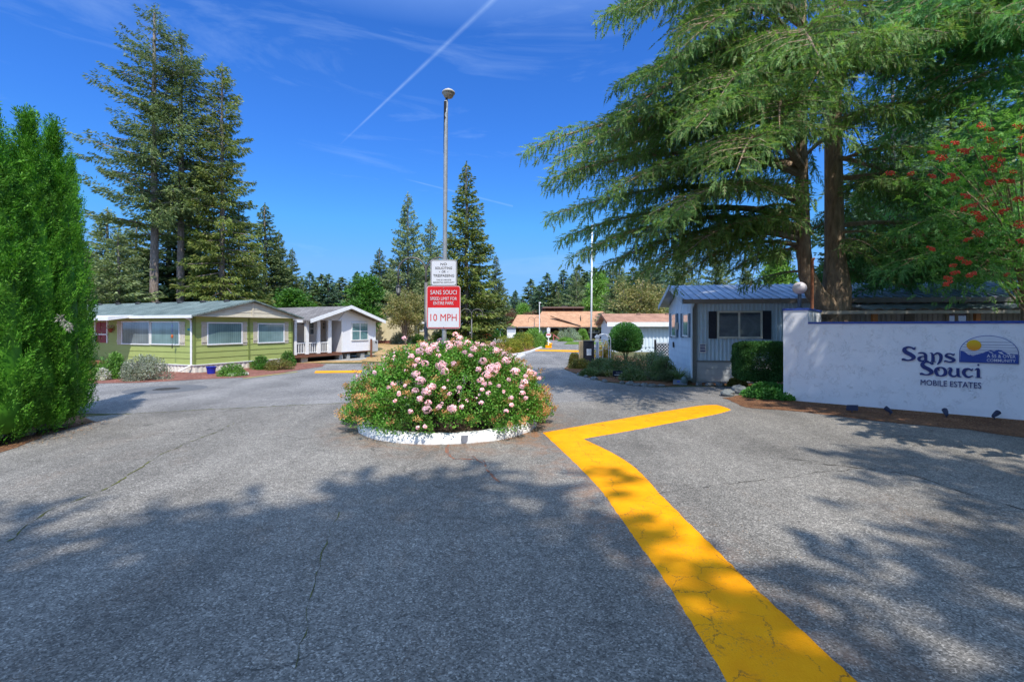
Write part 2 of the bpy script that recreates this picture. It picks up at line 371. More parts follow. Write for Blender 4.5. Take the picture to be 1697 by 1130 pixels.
def fir_verts(seed, H, R, zb, nwh, per, cards, L, W, droop=.25, power=.8, irreg=.35, curl=.15, gap=0.0, lean=(0, 0)):
    """layered conifer crown: whorls of boughs, each a flat fan of sprays"""
    r = rng(seed); out = []; limbs = []
    zz = zb+(H-zb)*np.linspace(0, .985, nwh)**.92
    for z in zz:
        t = (z-zb)/(H-zb)
        k = max(3, int(per*(1-t*.35)+r.random()))
        for j in range(k):
            if gap and r.random() < gap*(1-t): continue
            az = r.uniform(0, 2*math.pi); prof = (1-t)**power*min(1, .55+t*3.5)
            ln = R*prof*(1+irreg*r.normal()*.6)+.12*R*r.random()*(1-t)+.1
            ln = max(.15, min(ln, R*1.35*prof+.25))
            dr = droop*r.uniform(.5, 1.4)*(1-.8*t)-.35*t
            dv = np.array([math.cos(az), math.sin(az), 0]); sv = np.array([-math.sin(az), math.cos(az), 0])
            n = max(4, int(cards*(ln/R)**1.1))
            q = r.random(n)**.75*.92+.08
            lat = (r.random(n)*2-1)*(.27*ln*(1-q*.75)+.06)
            p = np.array([lean[0]*z, lean[1]*z, z])+dv*(ln*q)[:, None]+sv*lat[:, None]
            p[:, 2] += ln*(-dr*q+curl*q**3)+r.normal(size=n)*.05-.10*np.abs(lat)-r.random(n)**2*.35*L
            d = unit(dv*.75+sv*(np.sign(lat)*.75*r.random(n))[:, None]+r.normal(size=(n, 3))*.28+np.array([0, 0, -.28]))
            out.append(diamonds(p, d, sidevec(d, r, .45), L*r.uniform(.6, 1.25, n)*(1-.3*t), W*r.uniform(.7, 1.3, n)*(1-.3*t)))
            limbs.append(((lean[0]*z, lean[1]*z, z), (lean[0]*z+dv[0]*ln*.8, lean[1]*z+dv[1]*ln*.8, z+ln*(-dr*.8+curl*.5)), .016*ln+.012))
    # leader
    n = 40; q = r.random(n); p = np.stack([lean[0]*H+r.normal(size=n)*.08*(1-q), lean[1]*H+r.normal(size=n)*.08*(1-q), H-1.2+q*1.3], 1)
    d = unit(r.normal(size=(n, 3))*.5+np.array([0, 0, .8])); out.append(diamonds(p, d, sidevec(d, r), L*.55, W*.6))
    return np.concatenate(out), limbs
class TreeKind:
    def __init__(s, name, V, trunk, leafm, h): s.name = name; s.h = h; s.first = None; s.V = V; s.trunk = trunk; s.leafm = leafm
    def place(s, name, label, x, y, h, rz=0, group=None, wide=1.0, leafm=None, cat='tree', mats=None):
        if s.first is None:
            root = thing(name, label, cat); me = link_mesh('crown', s.V, np.arange(len(s.V)).reshape(-1, 4), s.leafm, root)
            s.trunk.build('trunk', M_bark(), root, smooth=True); s.first = root; o = root
        else:
            o = copy_tree(s.first)
            for k in ('group',):
                if k in o: del o[k]
            o.name = name
        if leafm is not None and leafm != s.leafm:
            for ch in [c for c in bpy.data.objects if c.parent == o and c.name.startswith('crown')]:
                ch.material_slots[0].link = 'OBJECT'; ch.material_slots[0].material = leafm
        k = h/s.h; o.location = (x, y, -.05); o.rotation_euler = (0, 0, math.radians(rz)); o.scale = (k*wide, k*wide, k)
        prop(o, label, cat, group); return o
def conifer_kind(name, seed, H, R, zb, nwh, per, cards, L, W, leafm, tr=.3, **k):
    V, limbs = fir_verts(seed, H, R, zb, nwh, per, cards, L, W, **k)
    ln = k.get('lean', (0, 0)); T = MB(); rn = random.Random(seed)
    T.tube([(ln[0]*z+rn.uniform(-.04, .04), ln[1]*z+rn.uniform(-.04, .04), z) for z in np.linspace(-.2, H-.4, 12)], [tr*1.35*(1-.0)]+[tr*(1-i/12)**.8+.03 for i in range(1, 12)], 10)
    for a, b, rr in limbs[::2]: T.tube([a, b], [rr, rr*.3], 4, False)
    return TreeKind(name, V, T, leafm, H)
def broad_kind(name, seed, H, R, zb, lumps, n, L, W, leafm, tr=.16, flat=1.0, pyr=0):
    r = rng(seed); out = []; T = MB(); zc = (H+zb)/2; hz = (H-zb)/2
    for i in range(lumps):
        u = unit(r.normal(size=3)); k = r.uniform(.35, .84)
        c = np.array([u[0]*R*k, u[1]*R*k, zc+u[2]*hz*k])
        if pyr: q = (c[2]-zb)/(H-zb); c[:2] *= (1.15-q*pyr)
        s = r.uniform(.2, .36)*R
        out.append(lump_leaves(r, c, np.array([s, s, s*.75*flat]), n//lumps, L, W, up=.1, shell=.85))
        if i % 2 == 0: T.tube([(0, 0, zb*.6), (c[0]*.5, c[1]*.5, (zb+c[2])/2), tuple(c)], [tr*.4, tr*.25, .02], 5, False)
    T.tube([(0, 0, -.1), (.05, .02, zb*.6), (.1, -.05, zc), (0, 0, H*.85)], [tr*1.2, tr, tr*.6, .03], 8)
    return TreeKind(name, np.concatenate(out), T, leafm, H)
# ================================================================== GROUND
M_dirt = bark_mulch('ground_grass', [(.05, .06, .02), (.10, .10, .04), (.16, .13, .07), (.06, .08, .025)], 12)
M_asph = asphalt('asphalt_coarse', (.222, .202, .172), 85, spots=.32, stain=.6)
M_asph2 = asphalt('asphalt_fine', (.222, .208, .19), 130, spots=.45, stain=.2)
M_redbark = bark_mulch('red_bark', [(.19, .075, .055), (.27, .12, .09), (.13, .05, .04), (.36, .19, .14)], 24)
M_brown = bark_mulch('needle_litter', [(.22, .10, .05), (.13, .06, .035), (.30, .16, .08), (.07, .04, .03)], 34)
M_dry = bark_mulch('dry_grass', [(.42, .26, .12), (.5, .33, .16), (.33, .21, .09), (.25, .2, .07)], 10)
M_lawn = bark_mulch('lawn_grass', [(.09, .17, .02), (.13, .2, .035), (.07, .13, .015)], 9)
M_gravel = bark_mulch('gravel', [(.33, .32, .30), (.22, .21, .2), (.45, .44, .42), (.28, .26, .23)], 18)
sheet('ground', [(-900, -60), (900, -60), (900, 1500), (-900, 1500)], 0, M_dirt)
sheet('road', [(-45, 14), (14, 10)] + [(17, 16.9), (9.5, 16.9)] + GP((1149, 641), (1080, 642), (1000, 633), (960, 622), (935, 612), (945, 600), (962, 588), (985, 579), (1010, 571), (1010, 565), (905, 563.5))
      + GP((912, 570), (880, 583), (845, 590), (770, 592), (700, 598), (600, 603)) + [(-11.5, 27.2), (-45, 27.2)], .004, M_asph2)
sheet('road', [(-14, 79.5), (-14, 57), (1.5, 57), (5, 64), (5, 79.5)], .006, M_asph2)
seam = GP((0, 728), (150, 690), (260, 683), (400, 676), (570, 668), (700, 662), (900, 668), (1060, 662), (1210, 668)) + [(8.2, 13.6)]
sheet('forecourt', [(-45, -25), (24, -25), (24, 4), (14.5, 8.6)] + [(14.5, 8.9), (8.2, 13.6)] + GP((1210, 668), (1060, 662), (900, 668), (700, 662), (570, 668), (400, 676), (260, 683), (150, 690), (0, 728)) + [(-45, 9)], .008, M_asph)
sheet('bark_bed', GP((-60, 640), (150, 636), (240, 634), (330, 629), (430, 624.5), (500, 612.5), (533, 608), (540, 604), (505, 600)) + [(-12.3, 27.2), (-14.2, 21.9), (-30, 27)], .012, M_redbark, amp=.05)
sheet('needle_bed', GP((0, 752), (50, 733), (92, 716), (157, 700), (148, 694), (130, 690)) + [(-14, 12.5), (-14, 7.9), (-8.9, 7.6)], .014, M_brown, amp=.06, step=.3)
sheet('needle_bed', GP((1200, 660), (1236, 676), (1330, 683), (1470, 700), (1600, 712), (1697, 727), (1800, 745)) + [(12.5, 10.1), (11.5, 10.95), (7.9, 13.9)] + GP((1290, 652), (1250, 652)), .014, M_brown, amp=.05, step=.3)
sheet('dry_lawn', GP((598, 598.5), (640, 600), (700, 597), (712, 572), (660, 567), (600, 569)) + [(-12, 45)], .012, M_dry, amp=.15, step=1)
sheet('gravel_pad', GP((500, 600), (600, 598), (650, 592), (600, 585)) + [(-9, 36), (-12.5, 34), (-12.6, 28)], .009, M_gravel, amp=.1)
sheet('dry_lawn', GP((492, 602), (600, 600.5), (600, 597.5), (495, 598.5)), .016, M_dry, amp=.06)
sheet('lawn', [(-24, 83), (-2, 83), (-2, 135), (-24, 135)], .01, M_lawn, amp=.4, step=3)
sheet('lawn', GP((640, 566.5), (600, 569), (560, 570), (570, 563), (700, 562), (712, 567)), .02, M_lawn, amp=.2, step=2)
sheet('lawn', GP((935, 570.5), (1010, 572), (1015, 567), (940, 566.5)), .02, M_lawn, amp=.1, step=1)
sheet('planting_bed', GP((845, 589.5), (878, 582.8), (911, 569.5), (900, 566.8), (830, 567), (770, 575), (790, 589.5)), .012, M_brown)
bedr = GP((1110, 640.5), (1000, 632), (960, 621), (936, 611), (947, 600), (975, 585)) + [(8.2, 34), (8.2, 25), (7.3, 23.5), (6.6, 17.7)]
sheet('planting_bed', bedr, .015, M_brown, amp=.08)
sheet('planting_bed', [(6.5, 17.95), (6.45, 17.25), (9.2, 16.6), (12, 16.6), (12, 17.6)], .018, M_brown, amp=.05, step=.3)
# cracks, moss lines and paint marks on the asphalt
M_crack = mat('crack_dark', (.028, .026, .024), (.05, .046, .04), 30, .95, .05)
M_moss = mat('moss', (.13, .14, .03), (.07, .065, .04), 9, .95, .05)
def strip(name, px, wd, z, m, seed=1, amp=.35, wob=.03):
    rn = random.Random(seed); pts = [Vector(G(*p)) for p in px]; L = []; R = []
    fine = []
    for a, b in zip(pts, pts[1:]):
        n = max(2, int((b-a).length/.09)); n = min(n, 70)
        fine += [a.lerp(b, k/n) for k in range(n)]
    fine.append(pts[-1]); off = 0
    for i, p in enumerate(fine):
        t = (fine[min(i+1, len(fine)-1)]-fine[max(0, i-1)]).normalized(); s = Vector((-t.y, t.x)); off = off*.8+rn.uniform(-wob, wob)
        q = wd*rn.uniform(1-amp*2, 1+amp)/2
        L.append(p+s*(off+q)); R.append(p+s*(off-q))
    n = len(L); V = [(p.x, p.y, z) for p in L]+[(p.x, p.y, z) for p in R]
    o = link_mesh(name, V, [(i, i+n, i+n+1, i+1) for i in range(n-1)], m); o['kind'] = 'structure'; return o
strip('road_crack', [(150, 690), (260, 683.5), (400, 676.5), (570, 668.5)], .05, .0125, M_moss, 1, .6)
strip('road_crack', [(20, 897), (52, 868), (95, 843), (200, 800), (260, 760), (385, 702)], .018, .0125, M_moss, 2, .7)
strip('road_crack', [(485, 1110), (500, 1040), (522, 985), (535, 940), (552, 880), (566, 850)], .007, .0125, M_moss, 3, .8)
strip('road_crack', [(1290, 757), (1370, 770), (1500, 787), (1600, 818), (1697, 846)], .022, .0125, M_crack, 4, .6)
strip('road_crack', [(1080, 822), (1180, 806), (1290, 792), (1420, 776)], .008, .0125, M_crack, 5, .8)
strip('road_crack', [(540, 668), (430, 700), (330, 720), (200, 728)], .01, .0125, M_crack, 7, .8)
M_orange = mat('orange_paint', (.32, .12, .06), (.15, .115, .10), 16, .9, .1, lo=.42, hi=.56)
strip('painted_mark', [(741, 738), (744, 752), (752, 762), (788, 762), (800, 768)], .05, .0128, M_orange, 6, .5)
strip('painted_mark', [(784, 756), (800, 762), (812, 778), (835, 800)], .03, .0132, M_orange, 8, .8)
# yellow raised strip and crossing hump
def yellow_mat():
    m, nt, out = _new('yellow_paint'); v = vecs(nt, world=True)
    dv = nt.nodes.new('ShaderNodeVectorMath'); dv.operation = 'MULTIPLY_ADD'
    nn = nt.nodes.new('ShaderNodeTexNoise'); nn.inputs['Scale'].default_value = 4; nn.inputs['Detail'].default_value = 8; nn.inputs['Roughness'].default_value = .75; nt.links.new(v, nn.inputs['Vector'])
    nt.links.new(nn.outputs['Color'], dv.inputs[0]); dv.inputs[1].default_value = (.30, .30, 0); nt.links.new(v, dv.inputs[2])
    ve = nt.nodes.new('ShaderNodeTexVoronoi'); ve.feature = 'DISTANCE_TO_EDGE'; ve.inputs['Scale'].default_value = 3.3; nt.links.new(dv.outputs[0], ve.inputs['Vector'])
    cr = ramp(nt, ve.outputs['Distance'], [(0, 1.), (.014, 0.)])
    gate = ramp(nt, nz(nt, v, 1.9, 4), [(.46, 0.), (.55, 1.)])
    pit = ramp(nt, nz(nt, v, 55, 5, .8), [(.56, 0.), (.62, 1.)])
    pg = ramp(nt, nz(nt, v, 2.4, 5), [(.52, 0.), (.62, .95)])
    c = ramp(nt, nz(nt, v, 3, 7), [(.3, (.86, .30, .002)), (.7, (.95, .38, .003))])
    c = mix(nt, mix(nt, 1., cr, gate, 'MULTIPLY'), c, (.09, .06, .03))
    c = mix(nt, mix(nt, 1., pit, pg, 'MULTIPLY'), c, (.16, .11, .05))
    vo = nt.nodes.new('ShaderNodeTexVoronoi'); vo.inputs['Scale'].default_value = 85; nt.links.new(v, vo.inputs['Vector'])
    bsdf(nt, out, c, .75, .12, 0, mix(nt, .45, vo.outputs['Distance'], mix(nt, 1., cr, gate, 'MULTIPLY'), 'SUBTRACT'), .4, .006); return m
M_yel = yellow_mat()
def berm(name, Ls, Rs, hh, m, seed=1):
    rn = random.Random(seed); A = []; B = []
    for S, D in ((Ls, A), (Rs, B)):
        pts = [Vector(G(*p)) for p in S]
        for i in range(len(pts)-1):
            n = 14
            for k in range(n):
                t = k/n; p0 = pts[max(0, i-1)]; p1 = pts[i]; p2 = pts[i+1]; p3 = pts[min(len(pts)-1, i+2)]
                q = .5*((2*p1)+(p2-p0)*t+(2*p0-5*p1+4*p2-p3)*t*t+(3*p1-p0-3*p2+p3)*t**3)
                D.append(q+Vector((rn.uniform(-.006, .006), rn.uniform(-.006, .006))))
        D.append(pts[-1])
    prof = [(0, 0), (.03, .45), (.1, .75), (.25, .95), (.5, 1), (.75, .95), (.9, .75), (.97, .45), (1, 0)]
    k = len(prof); V = []; 
    for a, b in zip(A, B):
        for s, z in prof: p = a.lerp(b, s); V.append((p.x, p.y, .009+z*hh))
    fs = [(i*k+j, i*k+j+1, (i+1)*k+j+1, (i+1)*k+j) for i in range(len(A)-1) for j in range(k-1)]
    o = link_mesh(name, V, fs, m, smooth=True); o['kind'] = 'structure'
berm('yellow_strip', [(900, 718), (975, 790), (1022, 850), (1060, 905), (1100, 960), (1205, 1130), (1290, 1290)], [(966, 728), (1040, 766), (1104, 830), (1180, 905), (1262, 985), (1418, 1130), (1560, 1290)], .035, M_yel)
berm('yellow_strip', [(902, 717.5), (1000, 700), (1110, 681), (1160, 673), (1185, 672)], [(962, 728.5), (1050, 713), (1140, 696), (1190, 686), (1211, 680)], .03, M_yel, 2)
sheet('yellow_stripe', GP((523, 615), (568, 614.5), (600, 614), (600, 618), (568, 618), (521, 618.5)), .013, M_yel)
sheet('yellow_stripe', GP((893, 579.2), (965, 580.8), (965, 583.8), (886, 581.6)), .013, M_yel)
sheet('yellow_stripe', GP((402, 626.5), (492, 615.5), (494, 616.8), (404, 628)), .013, mat('faded_yellow', (.35, .28, .06), (.16, .15, .10), 9, .9))
# manhole cover
mh = G(276, 645)
M_iron = mat('cast_iron', (.05, .048, .045), (.09, .085, .08), 20, .7, .4, .3)
s = MB(); s.lathe([(.0, .02), (.36, .02), (.38, .016), (.38, .008)], n=40)
for i in range(-5, 6):
    hw = math.sqrt(max(0, .3**2-(i*.055)**2))
    if hw > .05: s.box(-hw, hw, i*.055-.01, i*.055+.01, .02, .026)
o = s.build('manhole_cover', M_iron); o.location = (mh[0], mh[1], 0); prop(o, 'round iron manhole cover set in the asphalt before the green house', 'manhole cover')
s = MB(); s.lathe([(.40, .0065), (.40, .0095), (1.15, .0095), (1.17, .0065)], n=60)
o = s.build('asphalt_patch', mat('patch_asphalt', (.10, .10, .10), (.13, .13, .13), 8, .9)); o.location = (mh[0], mh[1], 0); o['kind'] = 'structure'
# concrete wheel log in the red bark
def log(px0, py0, px1, py1, name, label):
    a, b = Vector(G(px0, py0)), Vector(G(px1, py1)); t = (b-a); Ln = t.length; 
    s = MB(); s.prism([(-.11, 0), (.11, 0), (.08, .12), (-.08, .12)], 0, Ln, 'x')
    o = s.build(name, mat('white_concrete', (.75, .74, .70), (.5, .48, .44), 9, .9, bump=.4), bevel=.01)
    o.location = (a.x, a.y, .005); o.rotation_euler = (0, 0, math.atan2(t.y, t.x)); prop(o, label, 'parking block')
log(378, 623.8, 411, 621.5, 'parking_block', 'weathered white concrete parking block on the red bark')
# kerbs of the middle bed
M_kerb = mat('kerb_white', (.78, .77, .74), (.6, .58, .54), 5, .85, .2, bump=.4, bscale=30)
def kerb(name, px, wd=.18, h=.14, m=None):
    pts = [Vector(G(*p)) for p in px]; V = []
    for i, p in enumerate(pts):
        t = (pts[min(i+1, len(pts)-1)]-pts[max(0, i-1)]).normalized(); s = Vector((-t.y, t.x))*wd/2
        V += [(p.x-s.x, p.y-s.y, 0), (p.x-s.x*.85, p.y-s.y*.85, h), (p.x+s.x*.85, p.y+s.y*.85, h), (p.x+s.x, p.y+s.y, 0)]
    fs = [(i*4+j, i*4+j+1, (i+1)*4+j+1, (i+1)*4+j) for i in range(len(pts)-1) for j in range(3)]
    fs += [(0, 1, 2, 3), tuple(len(V)-4+i for i in (3, 2, 1, 0))]
    o = link_mesh(name, V, fs, m or M_kerb); o['kind'] = 'structure'; return o
kerb('kerb', [(786, 590.5), (845, 590.5), (864, 587.5), (880, 583.5), (896, 577), (912, 570), (908, 566.5), (900, 565.5)])
kerb('kerb', [(700, 563), (797, 562.5), (858, 562.8)])
kerb('kerb', [(838, 602), (853, 596), (868, 588.5)], .25, .1)
sheet('concrete_apron', GP((815, 590.8), (866, 588.2), (850, 597), (830, 603)), .013, mat('old_concrete', (.4, .37, .31), (.3, .28, .24), 6, .9))
sheet('yellow_kerb_end', GP((905, 569), (916, 571), (914, 573.5), (903, 572)), .15, M_yel)

# ================================================================== ISLAND
IX, IY, IR = -1.36, 10.44, 1.89
isl = thing('island_kerb', 'low round white painted kerb ringing the rose bed in the middle of the road', 'kerb', (IX, IY, 0))
def ring_kerb():
    rn = np.random.default_rng(4); n = 220; prof = [(IR, 0), (IR+.005, .06), (IR-.03, .145), (IR-.09, .18), (IR-.19, .185), (IR-.25, .14), (IR-.26, .03)]
    ph = rn.uniform(0, 6.28, 8); V = []
    for i in range(n):
        a = 2*math.pi*i/n; wv = sum(math.sin(a*(5+3*k)+ph[k])*.007/(1+k*.3) for k in range(8))
        for j, (r, z) in enumerate(prof):
            rr = r+wv+rn.normal()*.004; V.append((rr*math.cos(a), rr*math.sin(a), z*(1+wv*3)+rn.normal()*.003*(z > .02)))
    k = len(prof); fs = [(i*k+j, ((i+1) % n)*k+j, ((i+1) % n)*k+j+1, i*k+j+1) for i in range(n) for j in range(k-1)]
    m, nt, out = _new('kerb_paint'); v = vecs(nt)
    c = ramp(nt, nz(nt, v, 7, 7, .7), [(.3, (.86, .85, .82)), (.62, (.78, .77, .74)), (.7, (.45, .43, .40))])
    chips = ramp(nt, nz(nt, v, 16, 7, .75, 1.0), [(.63, 0.), (.67, 1.)])
    c = mix(nt, chips, c, (.25, .22, .19))
    bsdf(nt, out, c, .75, .25, 0, nz(nt, v, 12, 6, .7, .8), .8, .03)
    link_mesh('kerb_ring', V, fs, m, isl, smooth=True)
ring_kerb()
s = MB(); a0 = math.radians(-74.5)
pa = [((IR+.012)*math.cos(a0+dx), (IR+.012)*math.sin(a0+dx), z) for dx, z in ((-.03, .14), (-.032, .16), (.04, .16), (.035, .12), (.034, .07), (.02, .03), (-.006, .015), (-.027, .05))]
# small grey patch laid on the outer face of the ring
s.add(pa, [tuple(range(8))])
s.build('grey_patch', mat('patch_grey', (.22, .23, .27), (.17, .18, .2), 12, .9), isl)
s = MB(); s.lathe([(0, .16), (IR-.23, .13), (IR-.22, .02)], n=48); o = s.build('island_soil', mat('soil', (.07, .05, .035), (.12, .085, .06), 20, .95, .1, bump=.8, bscale=50)); o.location = (IX, IY, 0); o['kind'] = 'structure'

M_rose = leafmat('rose_leaf', [(.035, .10, .015), (.06, .17, .02), (.09, .24, .03), (.14, .30, .05), (.11, .13, .03)], .3, 1.2, patch=((.34, .17, .06), 2.6, .60))
M_spent = leafmat('spent_bloom', [(.42, .20, .08), (.5, .28, .13), (.32, .15, .05), (.38, .3, .12)], .3, 2)
M_pink = leafmat('rose_petal', [(.62, .32, .43), (.70, .46, .55), (.76, .58, .65), (.54, .22, .34), (.80, .70, .72), (.72, .52, .58)], .35, 4)
rose = thing('rose_bush', 'wide mounded rose bush with pale pink flower clusters filling the white ringed island', 'rose bush', (IX, IY, .13))
def rose_h(x, y):
    """height of the mound over the island (local x, y), after the outline in the photograph"""
    q = np.sqrt((x/2.27)**2+(y/2.05)**2); base = np.clip(1-q**4.2, 0, 1)**.42
    left = 1-.16*np.clip((-x-.2)/1.6, 0, 1)-.22*np.clip((x-.45)/1.5, 0, 1)
    return 1.62*base*left
def build_rose():
    r = rng(7); out = []; spent = []; K = 1000
    # clumps of shoots over the mound's surface
    cs = []
    while len(cs) < K:
        x, y = r.uniform(-2.3, 2.3), r.uniform(-2.15, 2.1)
        h = float(rose_h(np.array(x), np.array(y)))
        if h <= 0: continue
        q = math.hypot(x/2.2, y/2.05)
        z = h*(r.uniform(.12, 1) if q > .66 else r.uniform(.7, 1.03))
        # a bare gap over the soil at the front
        if y < -1.2 and -.1 < x < .7 and z < .26: continue
        cs.append((x*.94, y*.94, max(.12, z*.93)))
    for c in cs:
        c = np.array(c); R = r.uniform(.12, .24); n = int(105*r.uniform(.7, 1.3))
        V = lump_leaves(r, c, np.array([R, R, R*.9]), n, .05, .03, up=.35, shell=.8)
        out.append(V)
        if r.random() < .16+ .5*(c[0] < -1.3)*(r.random() < .8)+.45*(c[0] > 1.35)*(r.random() < .8)+ .1*(c[2] < .5):
            o = unit(np.array([c[0]*.6, c[1]*.8, c[2]*.6+.5])); p = c+o*R*1.0
            spent.append(lump_leaves(r, p, np.array([.08, .08, .055]), 46, .035, .02, shell=1))
    V = np.concatenate(out); V[:, 2] = np.maximum(V[:, 2], .03)
    link_mesh('foliage', V, np.arange(len(V)).reshape(-1, 4), M_rose, rose)
    leafobj('spent_blooms', spent, M_spent, rose)
    s = MB(); rn = random.Random(3)
    for c in cs[::4]: s.tube([(c[0]*.25, c[1]*.25, 0), (c[0]*.6, c[1]*.6, c[2]*.5), c], [.012, .009, .004], 4, False)
    s.build('stems', M_twig(), rose)
    # flowers: a small rosette of two petal rings
    def flower(c, nrm, R):
        nrm = unit(nrm); a = unit(np.cross(nrm, r.normal(size=3))); b = np.cross(nrm, a); V = []
        for ring, (rr, lift, k) in enumerate(((1, .35, 5), (.62, .8, 4))):
            q = r.random()*6
            for i in range(k):
                t = q+6.283*i/k; d = unit(a*math.cos(t)+b*math.sin(t)+nrm*lift); sd = unit(np.cross(nrm, d))
                V.append(diamonds(c[None], d[None], sd[None], R*rr, R*rr*1.05))
        return np.concatenate(V)
    def cluster(c, nrm, size, n):
        V = []
        for i in range(n):
            u = unit(r.normal(size=3)+nrm*.8); V.append(flower(c+u*size*np.array([1, 1, .85])*r.uniform(.75, 1.05), u, r.uniform(.019, .028)))
        return np.concatenate(V)
    # clusters read off the photograph: pixel x, pixel y, radius in px
    big = [(697, 632, 9), (707, 650, 9), (716, 641, 7), (732, 606, 10), (737, 616, 7), (752, 604, 5), (705, 603, 6), (815, 614, 13), (806, 622, 8), (823, 608, 8), (853, 617, 9), (838, 599, 8),
           (800, 599, 7), (690, 622, 8), (720, 576, 8), (703, 574, 8), (712, 582, 8), (697, 583, 8), (745, 575, 7), (760, 572, 8), (774, 570, 7), (785, 580, 7), (755, 556, 6), (762, 562, 7), (788, 572, 6), (800, 574, 6), (816, 572, 6), (822, 582, 7),
           (694, 598, 6), (683, 591, 5), (708, 679, 8), (749, 678, 9), (697, 661, 6), (689, 648, 6), (728, 675, 5), (710, 668, 5), (793, 613, 5), (796, 631, 6), (803, 637, 5), (868, 634, 7), (864, 641, 5), (877, 618, 7), (884, 620, 5), (834, 588, 6),
           (761, 643, 4), (765, 675, 4), (736, 644, 3), (798, 646, 3), (745, 653, 3), (809, 652, 4), (797, 668, 4), (653, 637, 4), (645, 643, 3), (622, 618, 4), (662, 652, 3), (662, 655, 3), (838, 682, 4), (847, 672, 4), (865, 652, 5), (870, 660, 4), (671, 562, 5), (655, 664, 3),
           (730, 566, 6), (740, 566, 6), (688, 607, 4), (672, 640, 3), (693, 709, 3), (705, 707, 3), (681, 682, 4), (835, 650, 3), (846, 660, 4), (842, 630, 4), (826, 640, 3), (812, 636, 3), (780, 590, 4), (770, 585, 4), (727, 590, 4), (870, 624, 4), (893, 628, 4)]
    Rr = random.Random(5)
    for px, py, rp in big:
        # march the view ray to the mound's surface
        k = np.array([(px-HX)/F, 1.0, -(py-HY)/F]); hit = None
        for t in np.arange(8.0, 12.6, .02):
            p = k*t+np.array([0, 0, EYE]); lx, ly, lz = p[0]-IX, p[1]-IY, p[2]-.13
            if lz <= float(rose_h(np.array(lx), np.array(ly)))+.02 and math.hypot(lx/2.2, ly/2.05) < 1: hit = (lx, ly, lz); break
        if hit is None:
            t = 10.2; p = k*t+np.array([0, 0, EYE]); hit = (p[0]-IX, p[1]-IY, p[2]-.13)
        c = np.array(hit); nrm = unit(np.array([c[0]*.35, c[1]*.5-.5, .75])); R = rp/F*9.6
        V = cluster(c+nrm*.02, nrm, R*.88, max(3, int(6+rp*rp*.62)))
        link_mesh('flower_cluster', V, np.arange(len(V)).reshape(-1, 4), M_pink, rose)
    # loose single flowers all over
    V = []
    for i in range(230):
        x, y = r.uniform(-2.0, 2.05), r.uniform(-2.0, 1.6); h = float(rose_h(np.array(x), np.array(y)))
        if h < .1: continue
        if x < -1.0 and r.random() < .75: continue
        q = math.hypot(x/2.2, y/2.05); z = h*(r.uniform(.3, 1) if q > .75 else 1.0)
        c = np.array([x, y, z+.02]); V.append(cluster(c, unit(np.array([x*.3, y*.4-.3, .8])), .03, int(r.integers(1, 4))))
    o = leafobj('small_blooms', V, M_pink, rose); o['kind'] = 'stuff'
build_rose()

# ---- lamp post with two signs standing in the island
M_galv = mat('galvanised', (.36, .38, .39), (.27, .29, .30), 14, .5, .5, .35, bump=.1)
M_white = mat('white_paint', (.8, .8, .78), (.7, .7, .68), 5, .5)
M_black = mat('black_paint', (.015, .015, .017), (.03, .03, .03), 20, .5)
lampd = 10.3; lx = (735.5-HX)/F*lampd
lp = thing('lamp_post', 'tall grey galvanised pole with a small dome lamp head rising from the rose bush', 'lamp post', (lx, lampd, 0))
ztop = zat(163, lampd)
s = MB(); s.tube([(0, 0, .1), (.01, 0, 2), (.045, 0, ztop-.35), (.05, 0, ztop-.06)], [.052, .05, .043, .042], 14)
s.build('pole', M_galv, lp, smooth=True)
def tape():
    m, nt, out = _new('peeling_wrap'); bsdf(nt, out, (.02, .018, .018), .8); s = MB(); rn = random.Random(2); n = 26
    zs = [ztop-.08-i*(1.15/n) for i in range(n)]; V = []
    for i, z in enumerate(zs):
        w0 = 1.6 if i < 4 else max(.12, (1.35 if i < 9 else .75 if i < 18 else .4)*rn.uniform(.5, 1.1)*(1-max(0, i-18)/9))
        cx = .049-(ztop-z)*.008
        for k in range(9):
            a = math.pi*1.12+(k/8-.5)*2*w0; V.append((cx+.0475*math.cos(a), .0475*math.sin(a), z))
    fs = [(i*9+k, i*9+k+1, (i+1)*9+k+1, (i+1)*9+k) for i in range(n-1) for k in range(8)]
    link_mesh('peeling_wrap', V, fs, m, lp)
tape()
s = MB(); s.tube([(.05, 0, ztop-.07), (.06, 0, ztop), (.09, -.01, ztop+.04)], [.035, .022, .03], 8); s.build('bracket', M_black, lp)
hd = MB(); z0 = ztop+.05; hd.lathe([(0, z0+.155), (.03, z0+.15), (.035, z0+.125), (.10, z0+.11), (.135, z0+.08), (.14, z0+.05), (.12, z0+.045)], .10, 0, 24)
h_ = hd.build('lamp_head', mat('lamp_beige', (.5, .47, .4), (.4, .37, .31), 9, .6), lp, smooth=True)
s = MB(); s.lathe([(.12, z0+.05), (.118, z0+.02), (.09, z0-.03), (.04, z0-.05), (0, z0-.055)], .10, 0, 24); s.build('lens', mat('lens_beige', (.45, .40, .30), (.35, .3, .22), 9, .4), h_, smooth=True)

